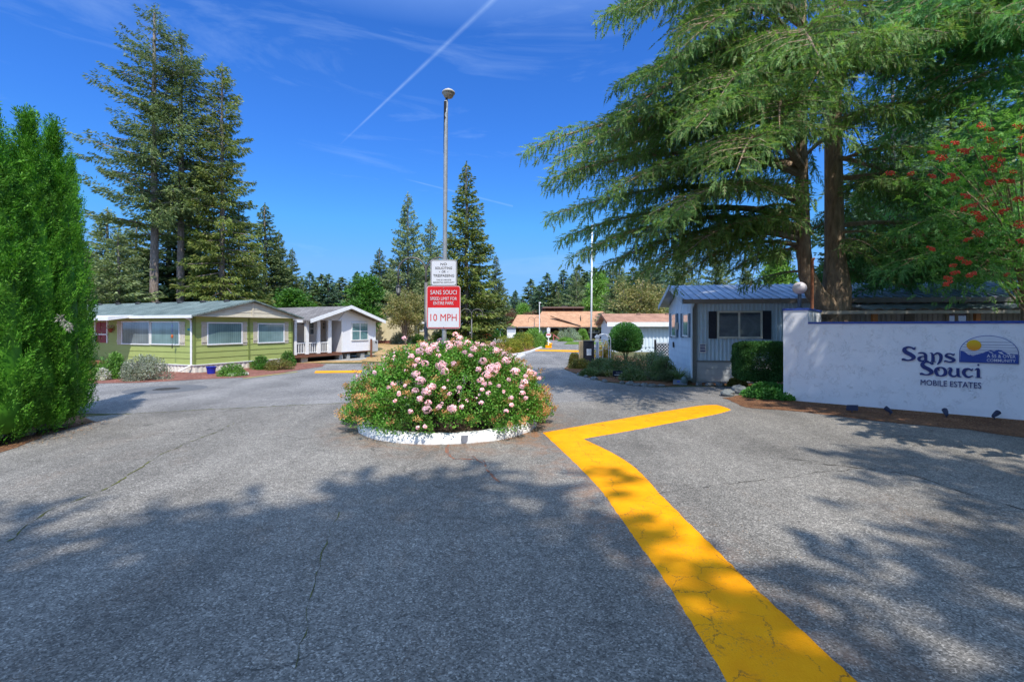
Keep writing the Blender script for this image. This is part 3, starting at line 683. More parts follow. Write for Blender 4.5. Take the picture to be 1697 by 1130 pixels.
M_signback = mat('sign_white', (.66, .67, .70), (.60, .61, .64), 3, .35, .5)
M_red = mat('sign_red', (.62, .012, .015), (.5, .01, .012), 3, .4, .5)
M_txt = mat('sign_black', (.035, .03, .03), (.05, .045, .04), 9, .6)
def rrect(x0, x1, z0, z1, r, n=5):
    out = []
    for cx, cz, a0 in ((x1-r, z0+r, -90), (x1-r, z1-r, 0), (x0+r, z1-r, 90), (x0+r, z0+r, 180)):
        for k in range(n+1): a = math.radians(a0+90*k/n); out.append((cx+r*math.cos(a), cz+r*math.sin(a)))
    return out
def plate(name, x0, x1, z0, z1, r, ya, yb, m, parent):
    s = MB(); s.prism(rrect(x0, x1, z0, z1, r), ya, yb, 'y'); return s.build(name, m, parent)
sd = lampd-.07
def sign(px0, px1, py0, py1):
    return ((px0-HX)/F*sd, (px1-HX)/F*sd, zat(py1, sd), zat(py0, sd))
x0, x1, z0, z1 = sign(714.2, 756.5, 431.3, 473.5)
sg = thing('no_soliciting_sign', 'white sign with black lettering NO SOLICITING OR TRESPASSING above the red speed sign', 'sign', ((x0+x1)/2, sd, z0))
W_, H_ = (x1-x0)/2, z1-z0
plate('border', -W_, W_, 0, H_, .045, 0, .012, M_txt, sg)
plate('panel', -W_+.012, W_-.012, .012, H_-.012, .036, -.003, .002, M_signback, sg)
plate('edge', -W_-.008, W_+.008, -.008, H_+.008, .05, .004, .014, M_signback, sg)
for sx, zz, ww, hh in (('NO', .80, .25, .085), ('SOLICITING', .645, .66, .085), ('OR', .505, .16, .08), ('TRESPASSING', .345, .82, .09), ('THIS IS A PRIVATE', .20, .58, .045), ('RESIDENTIAL COMMUNITY', .10, .84, .05)):
    text('lettering', sx, sg, M_txt, -W_*ww, H_*zz, W_*2*ww, H_*hh*1.12, -.0045, .002, bold=.006 if hh > .06 else 0)
for q in (-.32, .32): plate('dot', W_*q-.008, W_*q+.008, H_*.545-.008, H_*.545+.008, .0075, -.006, -.0035, M_txt, sg)
x0, x1, z0, z1 = sign(707.2, 763, 473.9, 544.6)
sg = thing('speed_limit_sign', 'red and white sign reading SANS SOUCI speed limit 10 MPH on the lamp pole', 'sign', ((x0+x1)/2, sd, z0))
W_, H_ = (x1-x0)/2, z1-z0
plate('edge', -W_, W_, 0, H_, .05, .003, .014, mat('sign_edge', (.72, .55, .56), (.66, .5, .5), 4, .4), sg)
plate('border', -W_+.012, W_-.012, .012, H_-.012, .042, -.001, .008, M_red, sg)
plate('panel', -W_+.028, W_-.028, .028, H_*.49, .012, -.004, .004, M_signback, sg)
for sx, zz, ww, hh, mm in (('SANS SOUCI', .80, .78, .10, M_signback), ('SPEED LIMIT FOR', .665, .79, .075, M_signback), ('ENTIRE PARK', .56, .60, .075, M_signback), ('10 MPH', .18, .78, .165, M_red)):
    text('lettering', sx, sg, mm, -W_*ww, H_*zz, W_*2*ww, H_*hh, -.0055, .002)
s = MB()
for bx, bz in ((0, H_-.04), (0, .035)): s.lathe([(0, 0), (.009, 0)], 0, 0, 8); s.prism([(bx+.009*math.cos(k), bz+.009*math.sin(k)) for k in np.linspace(0, 5.6, 8)], -.008, -.002, 'y')
s.build('bolts', M_galv, sg)

# ---- twin arched lamp posts
M_bronze = mat('grey_bronze', (.11, .10, .095), (.15, .14, .13), 9, .5, .4, .3)
def arch_lamp(label, px, d, ytop, aw, dia, lantern=True, pr=.06):
    x = (px-HX)/F*d; zt = zat(ytop, d)
    root = thing('street_lamp', label, 'street lamp', (x, d, 0), 0, 'twin arched lamp posts')
    s = MB(); s.tube([(0, 0, -.1), (0, 0, zt-aw*.9)], [pr, pr*.85], 12); s.tube([(0, 0, 0), (0, 0, .3)], [pr*1.6, pr*1.5], 12); s.build('pole', M_bronze, root, smooth=True)
    for sg_ in (-1, 1):
        R = aw/2; pts = [(sg_*.012, 0, zt-R*2.2)]+[(sg_*(R-R*math.cos(a)), 0, zt-R+R*math.sin(a)) for a in np.linspace(0, math.pi, 14)]+[(sg_*2*R, 0, zt-R*1.75)]
        s = MB(); s.tube(pts, pr*.42, 8); s.build('arm', M_bronze, root, smooth=True)
        zl = zt-R*1.75
        if lantern:
            h = dia*1.5; zl2 = zl-h*1.35
            lan = MB(); lan.tube([(sg_*2*R, 0, zl), (sg_*2*R, 0, zl2+h)], [.018, .018], 6)
            lan.lathe([(0, zl2+h*1.12), (.03, zl2+h*1.02), (dia*.3, zl2+h*.9), (dia*.56, zl2+h*.78), (dia*.5, zl2+h*.74)], sg_*2*R, 0, 8)
            for k in range(8):
                a = math.pi/4*k; lan.tube([(sg_*2*R+dia*.47*math.cos(a), dia*.47*math.sin(a), zl2+h*.76), (sg_*2*R+dia*.32*math.cos(a), dia*.32*math.sin(a), zl2+h*.1)], .009, 4)
            lan.lathe([(dia*.36, zl2+h*.12), (dia*.3, zl2+.02), (.05, zl2-.02), (0, zl2-.06)], sg_*2*R, 0, 8)
            lo_ = lan.build('lantern', M_black, root)
            g = MB(); g.lathe([(dia*.44, zl2+h*.75), (dia*.3, zl2+h*.1)], sg_*2*R, 0, 8); g.build('glass', mat('lantern_glass', (.33, .33, .33), (.42, .42, .4), 5, .15, .6), lo_)
    return root
arch_lamp('dark twin arched street lamp with hanging lantern behind the speed sign', 706, 13.6, 427, .78, .17, True, .055)
arch_lamp('slender grey street lamp with two arched arms beyond the rose bush, ', 781.5, 41, 512, .95, .2, False, .06)
arch_lamp('small street lamp with two arched arms in front of the tan clubhouse roof', 885.5, 62, 525.5, .78, .2, False, .06)

# ================================================================== SIGN WALL
WA = Vector((7.74, 13.77)); WB = Vector((12.9, 9.54)); wd_ = (WB-WA).normalized(); WRZ = math.degrees(math.atan2(wd_.y, wd_.x))
wf = Frame(WA.x, WA.y, WRZ)
def stucco():
    m, nt, out = _new('white_stucco'); v = vecs(nt)
    a = nz(nt, v, 3.2, 6, .7, 2.2); b = nz(nt, v, 14, 5, .65, 1.5)
    vo = nt.nodes.new('ShaderNodeTexVoronoi'); vo.feature = 'DISTANCE_TO_EDGE'; vo.inputs['Scale'].default_value = 9
    dv = nt.nodes.new('ShaderNodeVectorMath'); dv.operation = 'MULTIPLY_ADD'; nn = nt.nodes.new('ShaderNodeTexNoise'); nn.inputs['Scale'].default_value = 3; nn.inputs['Detail'].default_value = 4
    nt.links.new(v, nn.inputs['Vector']); nt.links.new(nn.outputs['Color'], dv.inputs[0]); dv.inputs[1].default_value = (1.1, 1.1, 1.1); nt.links.new(v, dv.inputs[2]); nt.links.new(dv.outputs[0], vo.inputs['Vector'])
    ridge = ramp(nt, vo.outputs['Distance'], [(0, 1.), (.035, 0.)])
    gate = ramp(nt, nz(nt, v, 3.7, 3), [(.5, 0.), (.6, 1.)])
    h = mix(nt, .5, mix(nt, 1., ridge, gate, 'MULTIPLY'), mix(nt, .3, a, b), 'ADD')
    c = ramp(nt, nz(nt, v, 1.6, 6), [(.3, (.86, .86, .88)), (.7, (.80, .81, .84))])
    c = mix(nt, ramp(nt, nz(nt, v, 22, 3), [(.74, 0.), (.78, .8)]), c, (.3, .28, .27))
    bsdf(nt, out, c, .85, .2, 0, h, .6, .02); return m
M_stucco = stucco()
M_blue = mat('blue_paint', (.02, .055, .28), (.03, .075, .33), 5, .45, .4)
M_navy = mat('navy_letter', (.014, .028, .15), (.02, .04, .19), 4, .45, .4)
sw = thing('sign_wall', 'long low white stucco entrance wall with blue capping and blue raised name', 'wall', (WA.x, WA.y, 0), WRZ)
_pl = wf.hit('y', 0, 1339, 540)[0]; L_ = (WB-WA).length; TOP = 2.17
s = MB(); s.box(_pl, L_, 0, .22, -.1, TOP); s.build('wall_panel', M_stucco, sw)
s = MB(); s.box(0, _pl, -.004, 2.6, -.1, 2.55); s.build('end_pier', M_stucco, sw)
s = MB(); s.box(_pl+.002, L_+.02, -.025, .245, TOP, TOP+.055); s.box(-.025, _pl+.025, -.03, 2.63, 2.55, 2.61); s.build('capping', M_blue, sw, bevel=.006)
def wp(px, py): return wf.hit('y', 0, px, py)
# ---- carved-style letters: variable width strokes
def stroke(mb, pts, y0=-.03, y1=-.004, n=9):
    """pts: (x, z, half width); smooth ribbon with thickness"""
    P3 = []
    for i in range(len(pts)-1):
        p0 = pts[max(0, i-1)]; p1 = pts[i]; p2 = pts[i+1]; p3 = pts[min(len(pts)-1, i+2)]
        for k in range(n):
            t = k/n; P3.append([.5*(2*b+(c-a)*t+(2*a-5*b+4*c-d)*t*t+(3*b-a-3*c+d)*t**3) for a, b, c, d in zip(p0, p1, p2, p3)])
    P3.append(list(pts[-1])); V = []
    for i, (x, z, h) in enumerate(P3):
        a = P3[max(0, i-1)]; b = P3[min(len(P3)-1, i+1)]; t = Vector((b[0]-a[0], b[1]-a[1])); t = t.normalized() if t.length > 1e-7 else Vector((1, 0)); nx, nz_ = -t.y*max(h, .004), t.x*max(h, .004)
        V += [(x+nx, y0, z+nz_), (x-nx, y0, z-nz_), (x+nx, y1, z+nz_), (x-nx, y1, z-nz_)]
    k = len(P3); fs = []
    for i in range(k-1):
        a, b = i*4, (i+1)*4; fs += [(a, a+1, b+1, b), (a+1, a+3, b+3, b+1), (a+3, a+2, b+2, b+3), (a+2, a, b, b+2)]
    fs += [(0, 2, 3, 1), (4*(k-1), 4*(k-1)+1, 4*(k-1)+3, 4*(k-1)+2)]
    mb.add(V, fs)
GL = {  # unit: x-height 1
 'S': (1.25, [[(.06, .02, .02), (.14, .16, .12), (.5, .07, .07), (.85, .17, .1), (1.0, .45, .19), (.72, .74, .2), (.34, .98, .2), (.24, 1.28, .17), (.5, 1.52, .09), (.84, 1.47, .08), (1.06, 1.34, .1), (1.14, 1.56, .02)]]),
 'a': (1.05, [[(.1, .86, .02), (.3, .93, .08), (.55, .92, .09), (.72, .74, .13), (.74, .4, .13), (.78, .1, .11), (1.0, .04, .03)], [(.72, .56, .05), (.42, .53, .07), (.2, .34, .13), (.26, .1, .12), (.5, .05, .08), (.72, .2, .04)]]),
 'n': (1.1, [[(.02, .93, .02), (.2, .9, .08), (.27, .5, .13), (.27, .03, .14)], [(.08, .02, .03), (.5, .02, .03)], [(.32, .72, .04), (.6, .95, .09), (.86, .78, .14), (.9, .4, .13), (.78, .0, .1), (.6, -.26, .02)]]),
 's': (.95, [[(.05, .02, .02), (.14, .14, .08), (.45, .05, .07), (.72, .14, .1), (.8, .32, .13), (.5, .5, .14), (.2, .68, .12), (.3, .9, .07), (.55, .93, .06), (.76, .82, .08), (.84, .98, .02)]]),
 'o': (1.05, [[(.5, .97, .07), (.2, .82, .13), (.12, .48, .15), (.25, .12, .12), (.52, .02, .07), (.82, .16, .13), (.92, .5, .15), (.78, .85, .11), (.5, .97, .06), (.34, .86, .04), (.36, .66, .05), (.44, .62, .04)]]),
 'u': (1.2, [[(.02, .8, .02), (.2, .94, .07), (.3, .8, .13), (.2, .4, .13), (.32, .1, .11), (.6, .04, .08), (.86, .3, .05)], [(.86, .96, .13), (.86, .5, .13), (.9, .1, .11), (1.14, .02, .03)]]),
 'c': (.95, [[(.84, .98, .02), (.72, .8, .08), (.5, .93, .08), (.22, .8, .14), (.12, .48, .15), (.25, .14, .12), (.52, .03, .09), (.84, .22, .02)]]),
 'i': (.62, [[(.04, .84, .03), (.2, .93, .09), (.3, .9, .12), (.3, .5, .13), (.3, .03, .13)], [(.06, .02, .03), (.56, .02, .03)], [(.22, 1.38, .03), (.3, 1.38, .12), (.38, 1.38, .03)]]),
}
def word(w_, px0, py0, px1, py1, name):
    """px0, py0: baseline left; px1, py1: baseline right, both on the wall; letters sized to fit"""
    xa, za = wp(px0, py0); xb, zb_ = wp(px1, py1); tot = sum(GL[c][0] for c in w_); u = (xb-xa)/tot; x = xa
    for c in w_:
        mb = MB(); v = u*.98
        for st in GL[c][1]:
            zz = za+(zb_-za)*(x-xa)/(xb-xa)
            stroke(mb, [(x+a*u, zz+b*v, h*u) for a, b, h in st])
        mb.build('letter', M_navy, sw); x += GL[c][0]*u
word('Sans', 1494, 597.6, 1584, 601, 'x'); word('Souci', 1524, 621.3, 1628, 626, 'x')
xa, za = wp(1525.5, 637.5); xb, zb_ = wp(1626, 642.3)
text('lettering', 'MOBILE ESTATES', sw, M_navy, xa, (za+zb_)/2-.01, xb-xa, .135, -.006, .018)
# ---- half round emblem plaque
def emblem():
    xl = wp(1589.5, 600)[0]; xr = wp(1688, 600)[0]; zb0 = wp(1589.5, 600)[1]; zb1 = wp(1688, 603.2)[1]; z0 = (zb0+zb1)/2; W = xr-xl; cx = (xl+xr)/2; ztop = wp(1640, 556)[1]; Hh = ztop-z0; base = z0
    def dome(inset=0):
        pts = [(xl+inset, base+inset), (xr-inset, base+inset)]
        a = W/2-inset
        for t in np.linspace(0, math.pi, 36): pts.append((cx+a*math.cos(t)*(1-.0), base+Hh*.36+(Hh*.64-inset)*math.sin(t)))
        return pts
    def edge(z):   # half width of the dome at height z
        zz = (z-base-Hh*.36)/(Hh*.64)
        return (W/2)*(1 if zz < 0 else math.sqrt(max(0, 1-zz*zz)))-.018
    s = MB(); s.prism(dome(), -.03, -.002, 'y'); em = s.build('emblem_plaque', M_blue, sw)
    s = MB(); s.prism(dome(.012), -.034, -.0301, 'y'); s.build('sky_field', mat('emblem_pale', (.72, .74, .80), (.68, .7, .76), 3, .5), em)
    s = MB()
    for f in (.76, .66, .57, .48, .42, .36, .30):
        z = base+Hh*f; e = edge(z); s.box(cx-e, cx+e, -.0365, -.0342, z-.004, z+.004)
    s.build('stripes', M_navy, em)
    prof = [(-.48, .44), (-.36, .36), (-.30, .28), (-.2, .30), (-.1, .36), (-.02, .43), (.04, .47), (.1, .44), (.17, .50), (.22, .47), (.3, .38), (.42, .34), (.485, .34)]
    pts = [(cx-.487*W, base+.012), (cx+.487*W, base+.012)]+[(cx+a*W, base+b*Hh) for a, b in prof[::-1]]
    s = MB(); s.prism(pts, -.0395, -.0366, 'y'); s.build('mountains', M_blue, em)
    s = MB()
    for q in ([(-.40, .385), (-.35, .30), (-.31, .27), (-.34, .35)], [(-.30, .275), (-.2, .29), (-.26, .25)], [(.0, .44), (.06, .40), (.09, .33), (.02, .40)], [(.16, .42), (.2, .36), (.26, .33), (.22, .42)], [(.30, .37), (.35, .31), (.37, .35)]):
        s.prism([(cx+a*W, base+b*Hh) for a, b in q], -.0415, -.0396, 'y')
    s.build('snow', M_signback, em)
    s = MB(); sx, sz = cx-.245*W, base+.64*Hh; s.prism([(sx+.128*W*math.cos(t), sz+.195*Hh*math.sin(t)) for t in np.linspace(0, 6.2, 30)], -.045, -.0416, 'y')
    m, nt, out = _new('sun_disc'); v = vecs(nt); sp = nt.nodes.new('ShaderNodeSeparateXYZ'); nt.links.new(v, sp.inputs[0])
    mr = nt.nodes.new('ShaderNodeMapRange'); mr.inputs[1].default_value = sz-.2*Hh; mr.inputs[2].default_value = sz+.2*Hh; nt.links.new(sp.outputs[2], mr.inputs[0])
    bsdf(nt, out, ramp(nt, mr.outputs[0], [(0, (.78, .25, .01)), (1, (.80, .55, .01))]), .5); s.build('sun_disc', m, em)
    tx0 = cx-.025*W
    text('lettering', 'A 55 & OVER', em, M_signback, tx0, base+.205*Hh, .475*W, .115*Hh, -.040, .003, bold=.01)
    text('lettering', 'COMMUNITY', em, M_signback, tx0, base+.055*Hh, .475*W, .105*Hh, -.040, .003, bold=.01)
emblem()
# globe lamp on the pier and rusty post behind
gx, gy = wf.world(.36, .28); gz = zat(477.5, gy)
gl = thing('globe_lamp', 'white globe lamp on a short grey post standing on the wall pier', 'lamp', (gx, gy, 2.61))
s = MB(); s.tube([(0, 0, 0), (0, 0, gz-2.61-.13)], [.05, .05], 12); s.lathe([(.09, 0), (.09, .03), (.05, .04)], n=12); s.build('post', mat('grey_post', (.06, .08, .11), (.08, .1, .13), 9, .5), gl)
s = MB(); s.blob((0, 0, gz-2.61), (.185, .185, .175), 22, 14); s.build('globe', mat('globe_glass', (.62, .58, .60), (.55, .50, .52), 4, .25, .5), gl, smooth=True)
rd = 15.0; rp_ = MB(); rp_.tube([(0, 0, 0), (.02, 0, 2.0), (.03, .0, zat(430, rd))], [.05, .05, .045], 10); rp_.tube([(.03, 0, zat(431, rd)), (.10, 0, zat(428, rd))], [.05, .03], 8)
o = rp_.build('rusty_post', mat('rust', (.30, .12, .06), (.16, .07, .04), 8, .9, .2, bump=.4)); o.location = ((1344.5-HX)/F*rd, rd, 0); prop(o, 'rusty metal post standing behind the white wall beside the globe lamp', 'post')
# flood lights in the litter at the foot of the wall
def flood(px, py, label, tilt, big=False):
    x, y = G(px, py+4); root = thing('flood_light', label, 'flood light', (x, y, 0), WRZ+tilt, 'dark ground spotlights along the white wall')
    m = mat('dark_blue_plastic', (.02, .03, .07), (.03, .04, .08), 9, .5)
    s = MB(); s.tube([(0, 0, -.02), (0, 0, .1)], .012, 6); s.build('stake', m, root)
    s = MB()
    if big: s.prism([(-.12, .05), (.12, .07), (.12, .2), (-.11, .18)], -.02, .06, 'y')
    else: s.tube([(0, -.05, .09), (0, 0, .14), (0, .06, .19), (0, .12, .235)], [.035, .055, .065, .07], 10)
    h = s.build('lamp_housing', m, root, bevel=.004 if big else 0)
    if not big: s = MB(); s.tube([(0, .121, .236), (0, .127, .24)], [.06, .06], 10); s.build('lens', mat('dark_lens', (.05, .06, .09), None, 3, .1), h)
    if not big: root.scale = (.78, .78, .78)
    return root
flood(1412, 680, 'square dark blue floodlight panel in the litter before the wall, leftmost of the four', 0, True)
flood(1475, 685, 'low dark spotlight lying in the litter between the square panel and the lettering', 80)
flood(1568, 689, 'upright dark spotlight in the litter below the word SOUCI', 15)
flood(1648, 692, 'tilted dark spotlight in the litter below the emblem, rightmost of the four', -50)
# rocks, ivy and clipped hedge left of the wall
M_stone = mat('stone', (.14, .16, .165), (.23, .235, .23), 5, .9, .2, bump=.7, bscale=14, bdist=.02)
def rock(px, py, r, label, seed):
    x, y = G(px, py); s = MB(); s.blob((0, 0, r[2]*.6), r, 12, 8, .13, seed); o = s.build('rock', M_stone, smooth=False); o.location = (x, y, 0); o.rotation_euler = (0, 0, seed); prop(o, label, 'rock', 'rocks beside the clipped hedge')
rock(1206, 656, (.24, .2, .13), 'flat grey rock at the road edge, left one of two by the hedge', 1)
rock(1226, 652, (.27, .2, .17), 'larger grey rock beside the ivy, right one of two by the hedge', 2)
M_box = leafmat('box_leaf', [(.02, .07, .02), (.035, .10, .025), (.05, .14, .035), (.09, .18, .06)], .25, 1.5)
def hedge_box():
    x, y = (1264-HX)/F*15.6, 15.6; root = thing('clipped_hedge', 'dark green clipped box shrub between the grey home and the white wall', 'hedge', (x, y, 0), -5)
    r = rng(5); n = 52000; p = r.uniform(-1, 1, (n, 3)); ax = r.integers(0, 3, n); sg = np.sign(r.uniform(-1, 1, n)); p[np.arange(n), ax] = sg*(1-r.random(n)**1.5*.5)
    p = np.sign(p)*np.abs(p)**1.0; q = np.linalg.norm(p, axis=1, ord=5)[:, None]; p = p/np.maximum(q, 1)*(1+.05*np.sin(p[:, :1]*9+p[:, 1:2]*7)*np.cos(p[:, 2:]*8)); c = p*np.array([.82, .6, .62])+np.array([0, 0, .98])
    u = unit(p); d = unit(u+r.normal(size=(n, 3))*.7); V = diamonds(c, d, sidevec(d, r), .05*r.uniform(.6, 1.3, n), .03); link_mesh('foliage', V, np.arange(len(V)).reshape(-1, 4), M_box, root)
    s = MB(); rn = random.Random(1)
    for i in range(12): a = rn.uniform(0, 6.3); s.tube([(.05*math.cos(a), .05*math.sin(a), 0), (.5*math.cos(a), .35*math.sin(a), .6)], [.02, .01], 5)
    s.build('stems', M_twig(), root)
hedge_box()
M_ivy = leafmat('ivy_leaf', [(.03, .11, .02), (.05, .17, .03), (.10, .24, .05)], .25, 1.5)
shrub('ivy_patch', 'low bright green ivy spreading under the clipped hedge by the wall', 'ivy', 1276, 0, 14.3, 86, 26, M_ivy, 9000, .07, .05, 4, 30, ry=.75)
# ================================================================== BUILDINGS
def fbox(m, face, c, h0, h1, z0, z1, a, b):
    """box on a wall face: h along the wall, from a to b outward"""
    if face == 'y': m.box(h0, h1, c-b, c-a, z0, z1)
    else: m.box(c-b, c-a, h0, h1, z0, z1)
    return m
def frect(fr, face, c, px0, px1, py0, py1):
    pm = (px0+px1)/2; h0 = fr.hit(face, c, px0, py0)[0]; h1 = fr.hit(face, c, px1, py0)[0]
    z1 = fr.hit(face, c, pm, py0)[1]; z0 = fr.hit(face, c, pm, py1)[1]
    return min(h0, h1), max(h0, h1), z0, z1
def glassmat(name, c1, c2, stripes=0, face='x', rough=.08):
    if name in MATS: return MATS[name]
    m, nt, out = _new(name); v = vecs(nt)
    if stripes:
        sp = nt.nodes.new('ShaderNodeSeparateXYZ'); nt.links.new(v, sp.inputs[0]); w_ = nt.nodes.new('ShaderNodeMath'); w_.operation = 'MULTIPLY'; w_.inputs[1].default_value = stripes
        nt.links.new(sp.outputs[1 if face == 'x' else 0], w_.inputs[0]); fr_ = nt.nodes.new('ShaderNodeMath'); fr_.operation = 'FRACT'; nt.links.new(w_.outputs[0], fr_.inputs[0])
        c = ramp(nt, fr_.outputs[0], [(0, c1), (.7, c1), (.8, c2), (1, c2)])
        c = mix(nt, .6, c, ramp(nt, nz(nt, v, .9, 2), [(.3, tuple(x*.5 for x in c2)), (.7, c1)]))
    else: c = ramp(nt, nz(nt, v, 1.7, 5, .6, .6), [(.35, c1), (.65, c2)])
    bsdf(nt, out, c, rough, .9, coat=.6); MATS[name] = m; return m
GB = lambda f: glassmat('window_blinds_'+f, (.22, .34, .33), (.11, .19, .19), 9, f)
M_gdark = glassmat('window_dark', (.035, .045, .05), (.10, .13, .13))
M_gteal = glassmat('window_teal', (.05, .13, .13), (.14, .27, .26))
M_cream = mat('cream_paint', (.62, .56, .42), (.54, .48, .36), 3, .7)
def window(root, fr, face, c, px0, px1, py0, py1, glass, frame=None, mull=(), bars=(), fw=.06, rect=None, label=None):
    h0, h1, z0, z1 = rect or frect(fr, face, c, px0, px1, py0, py1); s = MB()
    fbox(s, face, c, h0, h1, z1-fw, z1, -.01, .05); fbox(s, face, c, h0, h1, z0, z0+fw, -.01, .06)
    fbox(s, face, c, h0, h0+fw, z0+fw, z1-fw, -.01, .05); fbox(s, face, c, h1-fw, h1, z0+fw, z1-fw, -.01, .05)
    for q in mull: hm = h0+(h1-h0)*q; fbox(s, face, c, hm-fw*.5, hm+fw*.5, z0+fw, z1-fw, -.01, .045)
    for q in bars: zm = z0+(z1-z0)*q; fbox(s, face, c, h0+fw, h1-fw, zm-fw*.3, zm+fw*.3, -.01, .042)
    w_ = s.build('window', frame or M_white, root)
    if label: w_['label'] = label
    s = MB(); fbox(s, face, c, h0+fw, h1-fw, z0+fw, z1-fw, .004, .034); s.build('pane', glass, w_)
    return (h0, h1, z0, z1)
def shutter(root, fr, face, c, px0, px1, py0, py1, m, rect=None, slats=3, cross=True):
    h0, h1, z0, z1 = rect or frect(fr, face, c, px0, px1, py0, py1); s = MB(); w_ = (h1-h0)/slats
    for i in range(slats): fbox(s, face, c, h0+i*w_+.008, h0+(i+1)*w_-.008, z0, z1, -.01, .03)
    if cross:
        for q in (.15, .85): zm = z0+(z1-z0)*q; fbox(s, face, c, h0, h1, zm-.05, zm+.05, .031, .05)
    else:
        n = 16
        for k in range(n): zm = z0+(z1-z0)*(k+.5)/n; fbox(s, face, c, h0+.03, h1-.03, zm-.01, zm+.012, .03, .04)
    s.build('shutter', m, root)
def lap_wall(face, c, h0, h1, z0, z1, step, lip=.022):
    """overlapping horizontal boards, as one wall mesh"""
    s = MB(); n = max(1, round((z1-z0)/step)); st = (z1-z0)/n
    for i in range(n):
        a = z0+i*st; pr = [(0, a), (-lip, a), (-.003, a+st), (0, a+st)]
        if face == 'y': s.prism([(c+p[0], p[1]) for p in pr], h0, h1, 'x')
        else: s.add([(c+p[0], h, p[1]) for h in (h0, h1) for p in pr], [(0, 1, 2, 3), (7, 6, 5, 4)]+[(i, i+4, (i+1) % 4+4, (i+1) % 4) for i in range(4)])
    return s
def rib_wall(face, c, h0, h1, z0, z1, per, dep=.022, duty=.5):
    s = MB(); n = int((h1-h0)/per); per = (h1-h0)/n; prof = []
    for i in range(n):
        a = h0+i*per; prof += [(a, 0), (a+per*.12, dep), (a+per*duty, dep), (a+per*(duty+.12), 0)]
    prof.append((h1, 0)); V = []
    for h, o in prof:
        for z in (z0, z1): V.append((h, c-o, z) if face == 'y' else (c-o, h, z))
    s.add(V, [(2*i, 2*i+2, 2*i+3, 2*i+1) for i in range(len(prof)-1)]); return s
def shingle(name, c1, c2, rough=.95):
    m, nt, out = _new(name); v = vecs(nt, (1, 1, 1))
    b = nt.nodes.new('ShaderNodeTexBrick'); b.inputs['Scale'].default_value = 1; b.inputs['Brick Width'].default_value = .33; b.inputs['Row Height'].default_value = .14; b.inputs['Mortar Size'].default_value = .012
    b.inputs['Color1'].default_value = col(c1); b.inputs['Color2'].default_value = col(c2); b.inputs['Mortar'].default_value = col(tuple(x*.45 for x in c1)); b.inputs['Bias'].default_value = 0
    nt.links.new(v, b.inputs['Vector'])
    c = mix(nt, 1.0, b.outputs[0], ramp(nt, nz(nt, v, 1.1, 6), [(.3, .75), (.7, 1.2)]), 'MULTIPLY')
    c = mix(nt, 1.0, c, ramp(nt, nz(nt, v, 30, 3), [(.3, .75), (.7, 1.2)]), 'MULTIPLY')
    bsdf(nt, out, c, rough, .15, 0, b.outputs['Fac'], -.5, .01); return m
M_sh_green = shingle('shingle_green', (.11, .15, .14), (.19, .23, .21))
M_sh_grey = shingle('shingle_grey', (.17, .155, .145), (.25, .23, .215))
M_sh_tan = shingle('shingle_tan', (.50, .27, .155), (.60, .34, .20))
M_sh_brown = shingle('shingle_brown', (.36, .19, .12), (.45, .25, .17))
M_sh_dark = shingle('shingle_dark', (.11, .11, .12), (.17, .165, .17))
def gable_roof(lx, ly, ax, ze, zr, ov, eo, th=.1, peak=.5):
    """roof slabs of a box lx x ly with the ridge along ax; ov gable overhang, eo eave overhang"""
    s = MB(); W = ly if ax == 'x' else lx; L = lx if ax == 'x' else ly; pk = W*peak
    dz = (zr-ze)/pk; dz2 = (zr-ze)/(W-pk)
    pr = [(-eo, ze-dz*eo), (pk, zr), (W+eo, ze-dz2*eo), (W+eo, ze-dz2*eo+th), (pk, zr+th), (-eo, ze-dz*eo+th)]
    if ax == 'x': s.add([(x, p[0], p[1]) for x in (-ov, L+ov) for p in pr], [(0, 1, 4, 5), (1, 2, 3, 4), (6, 11, 10, 7), (7, 10, 9, 8)]+[(i, i+6, (i+1) % 6+6, (i+1) % 6) for i in range(6)])
    else: s.add([(p[0], y, p[1]) for y in (-ov, L+ov) for p in pr], [(0, 5, 4, 1), (1, 4, 3, 2), (6, 7, 10, 11), (7, 8, 9, 10)]+[(i, (i+1) % 6, (i+1) % 6+6, i+6) for i in range(6)])
    return s
def tri_wall(ax, W, c, ze, zr, peak=.5, th=.06, x0=0):
    s = MB(); pts = [(x0, ze), (x0+W, ze), (x0+W*peak, zr)]
    return s.prism(pts, c, c+th, 'y' if ax == 'y' else 'x')
def downspout(root, m, pts, r=.045):
    s = MB(); s.tube(pts, r, 6); s.build('downspout', m, root)

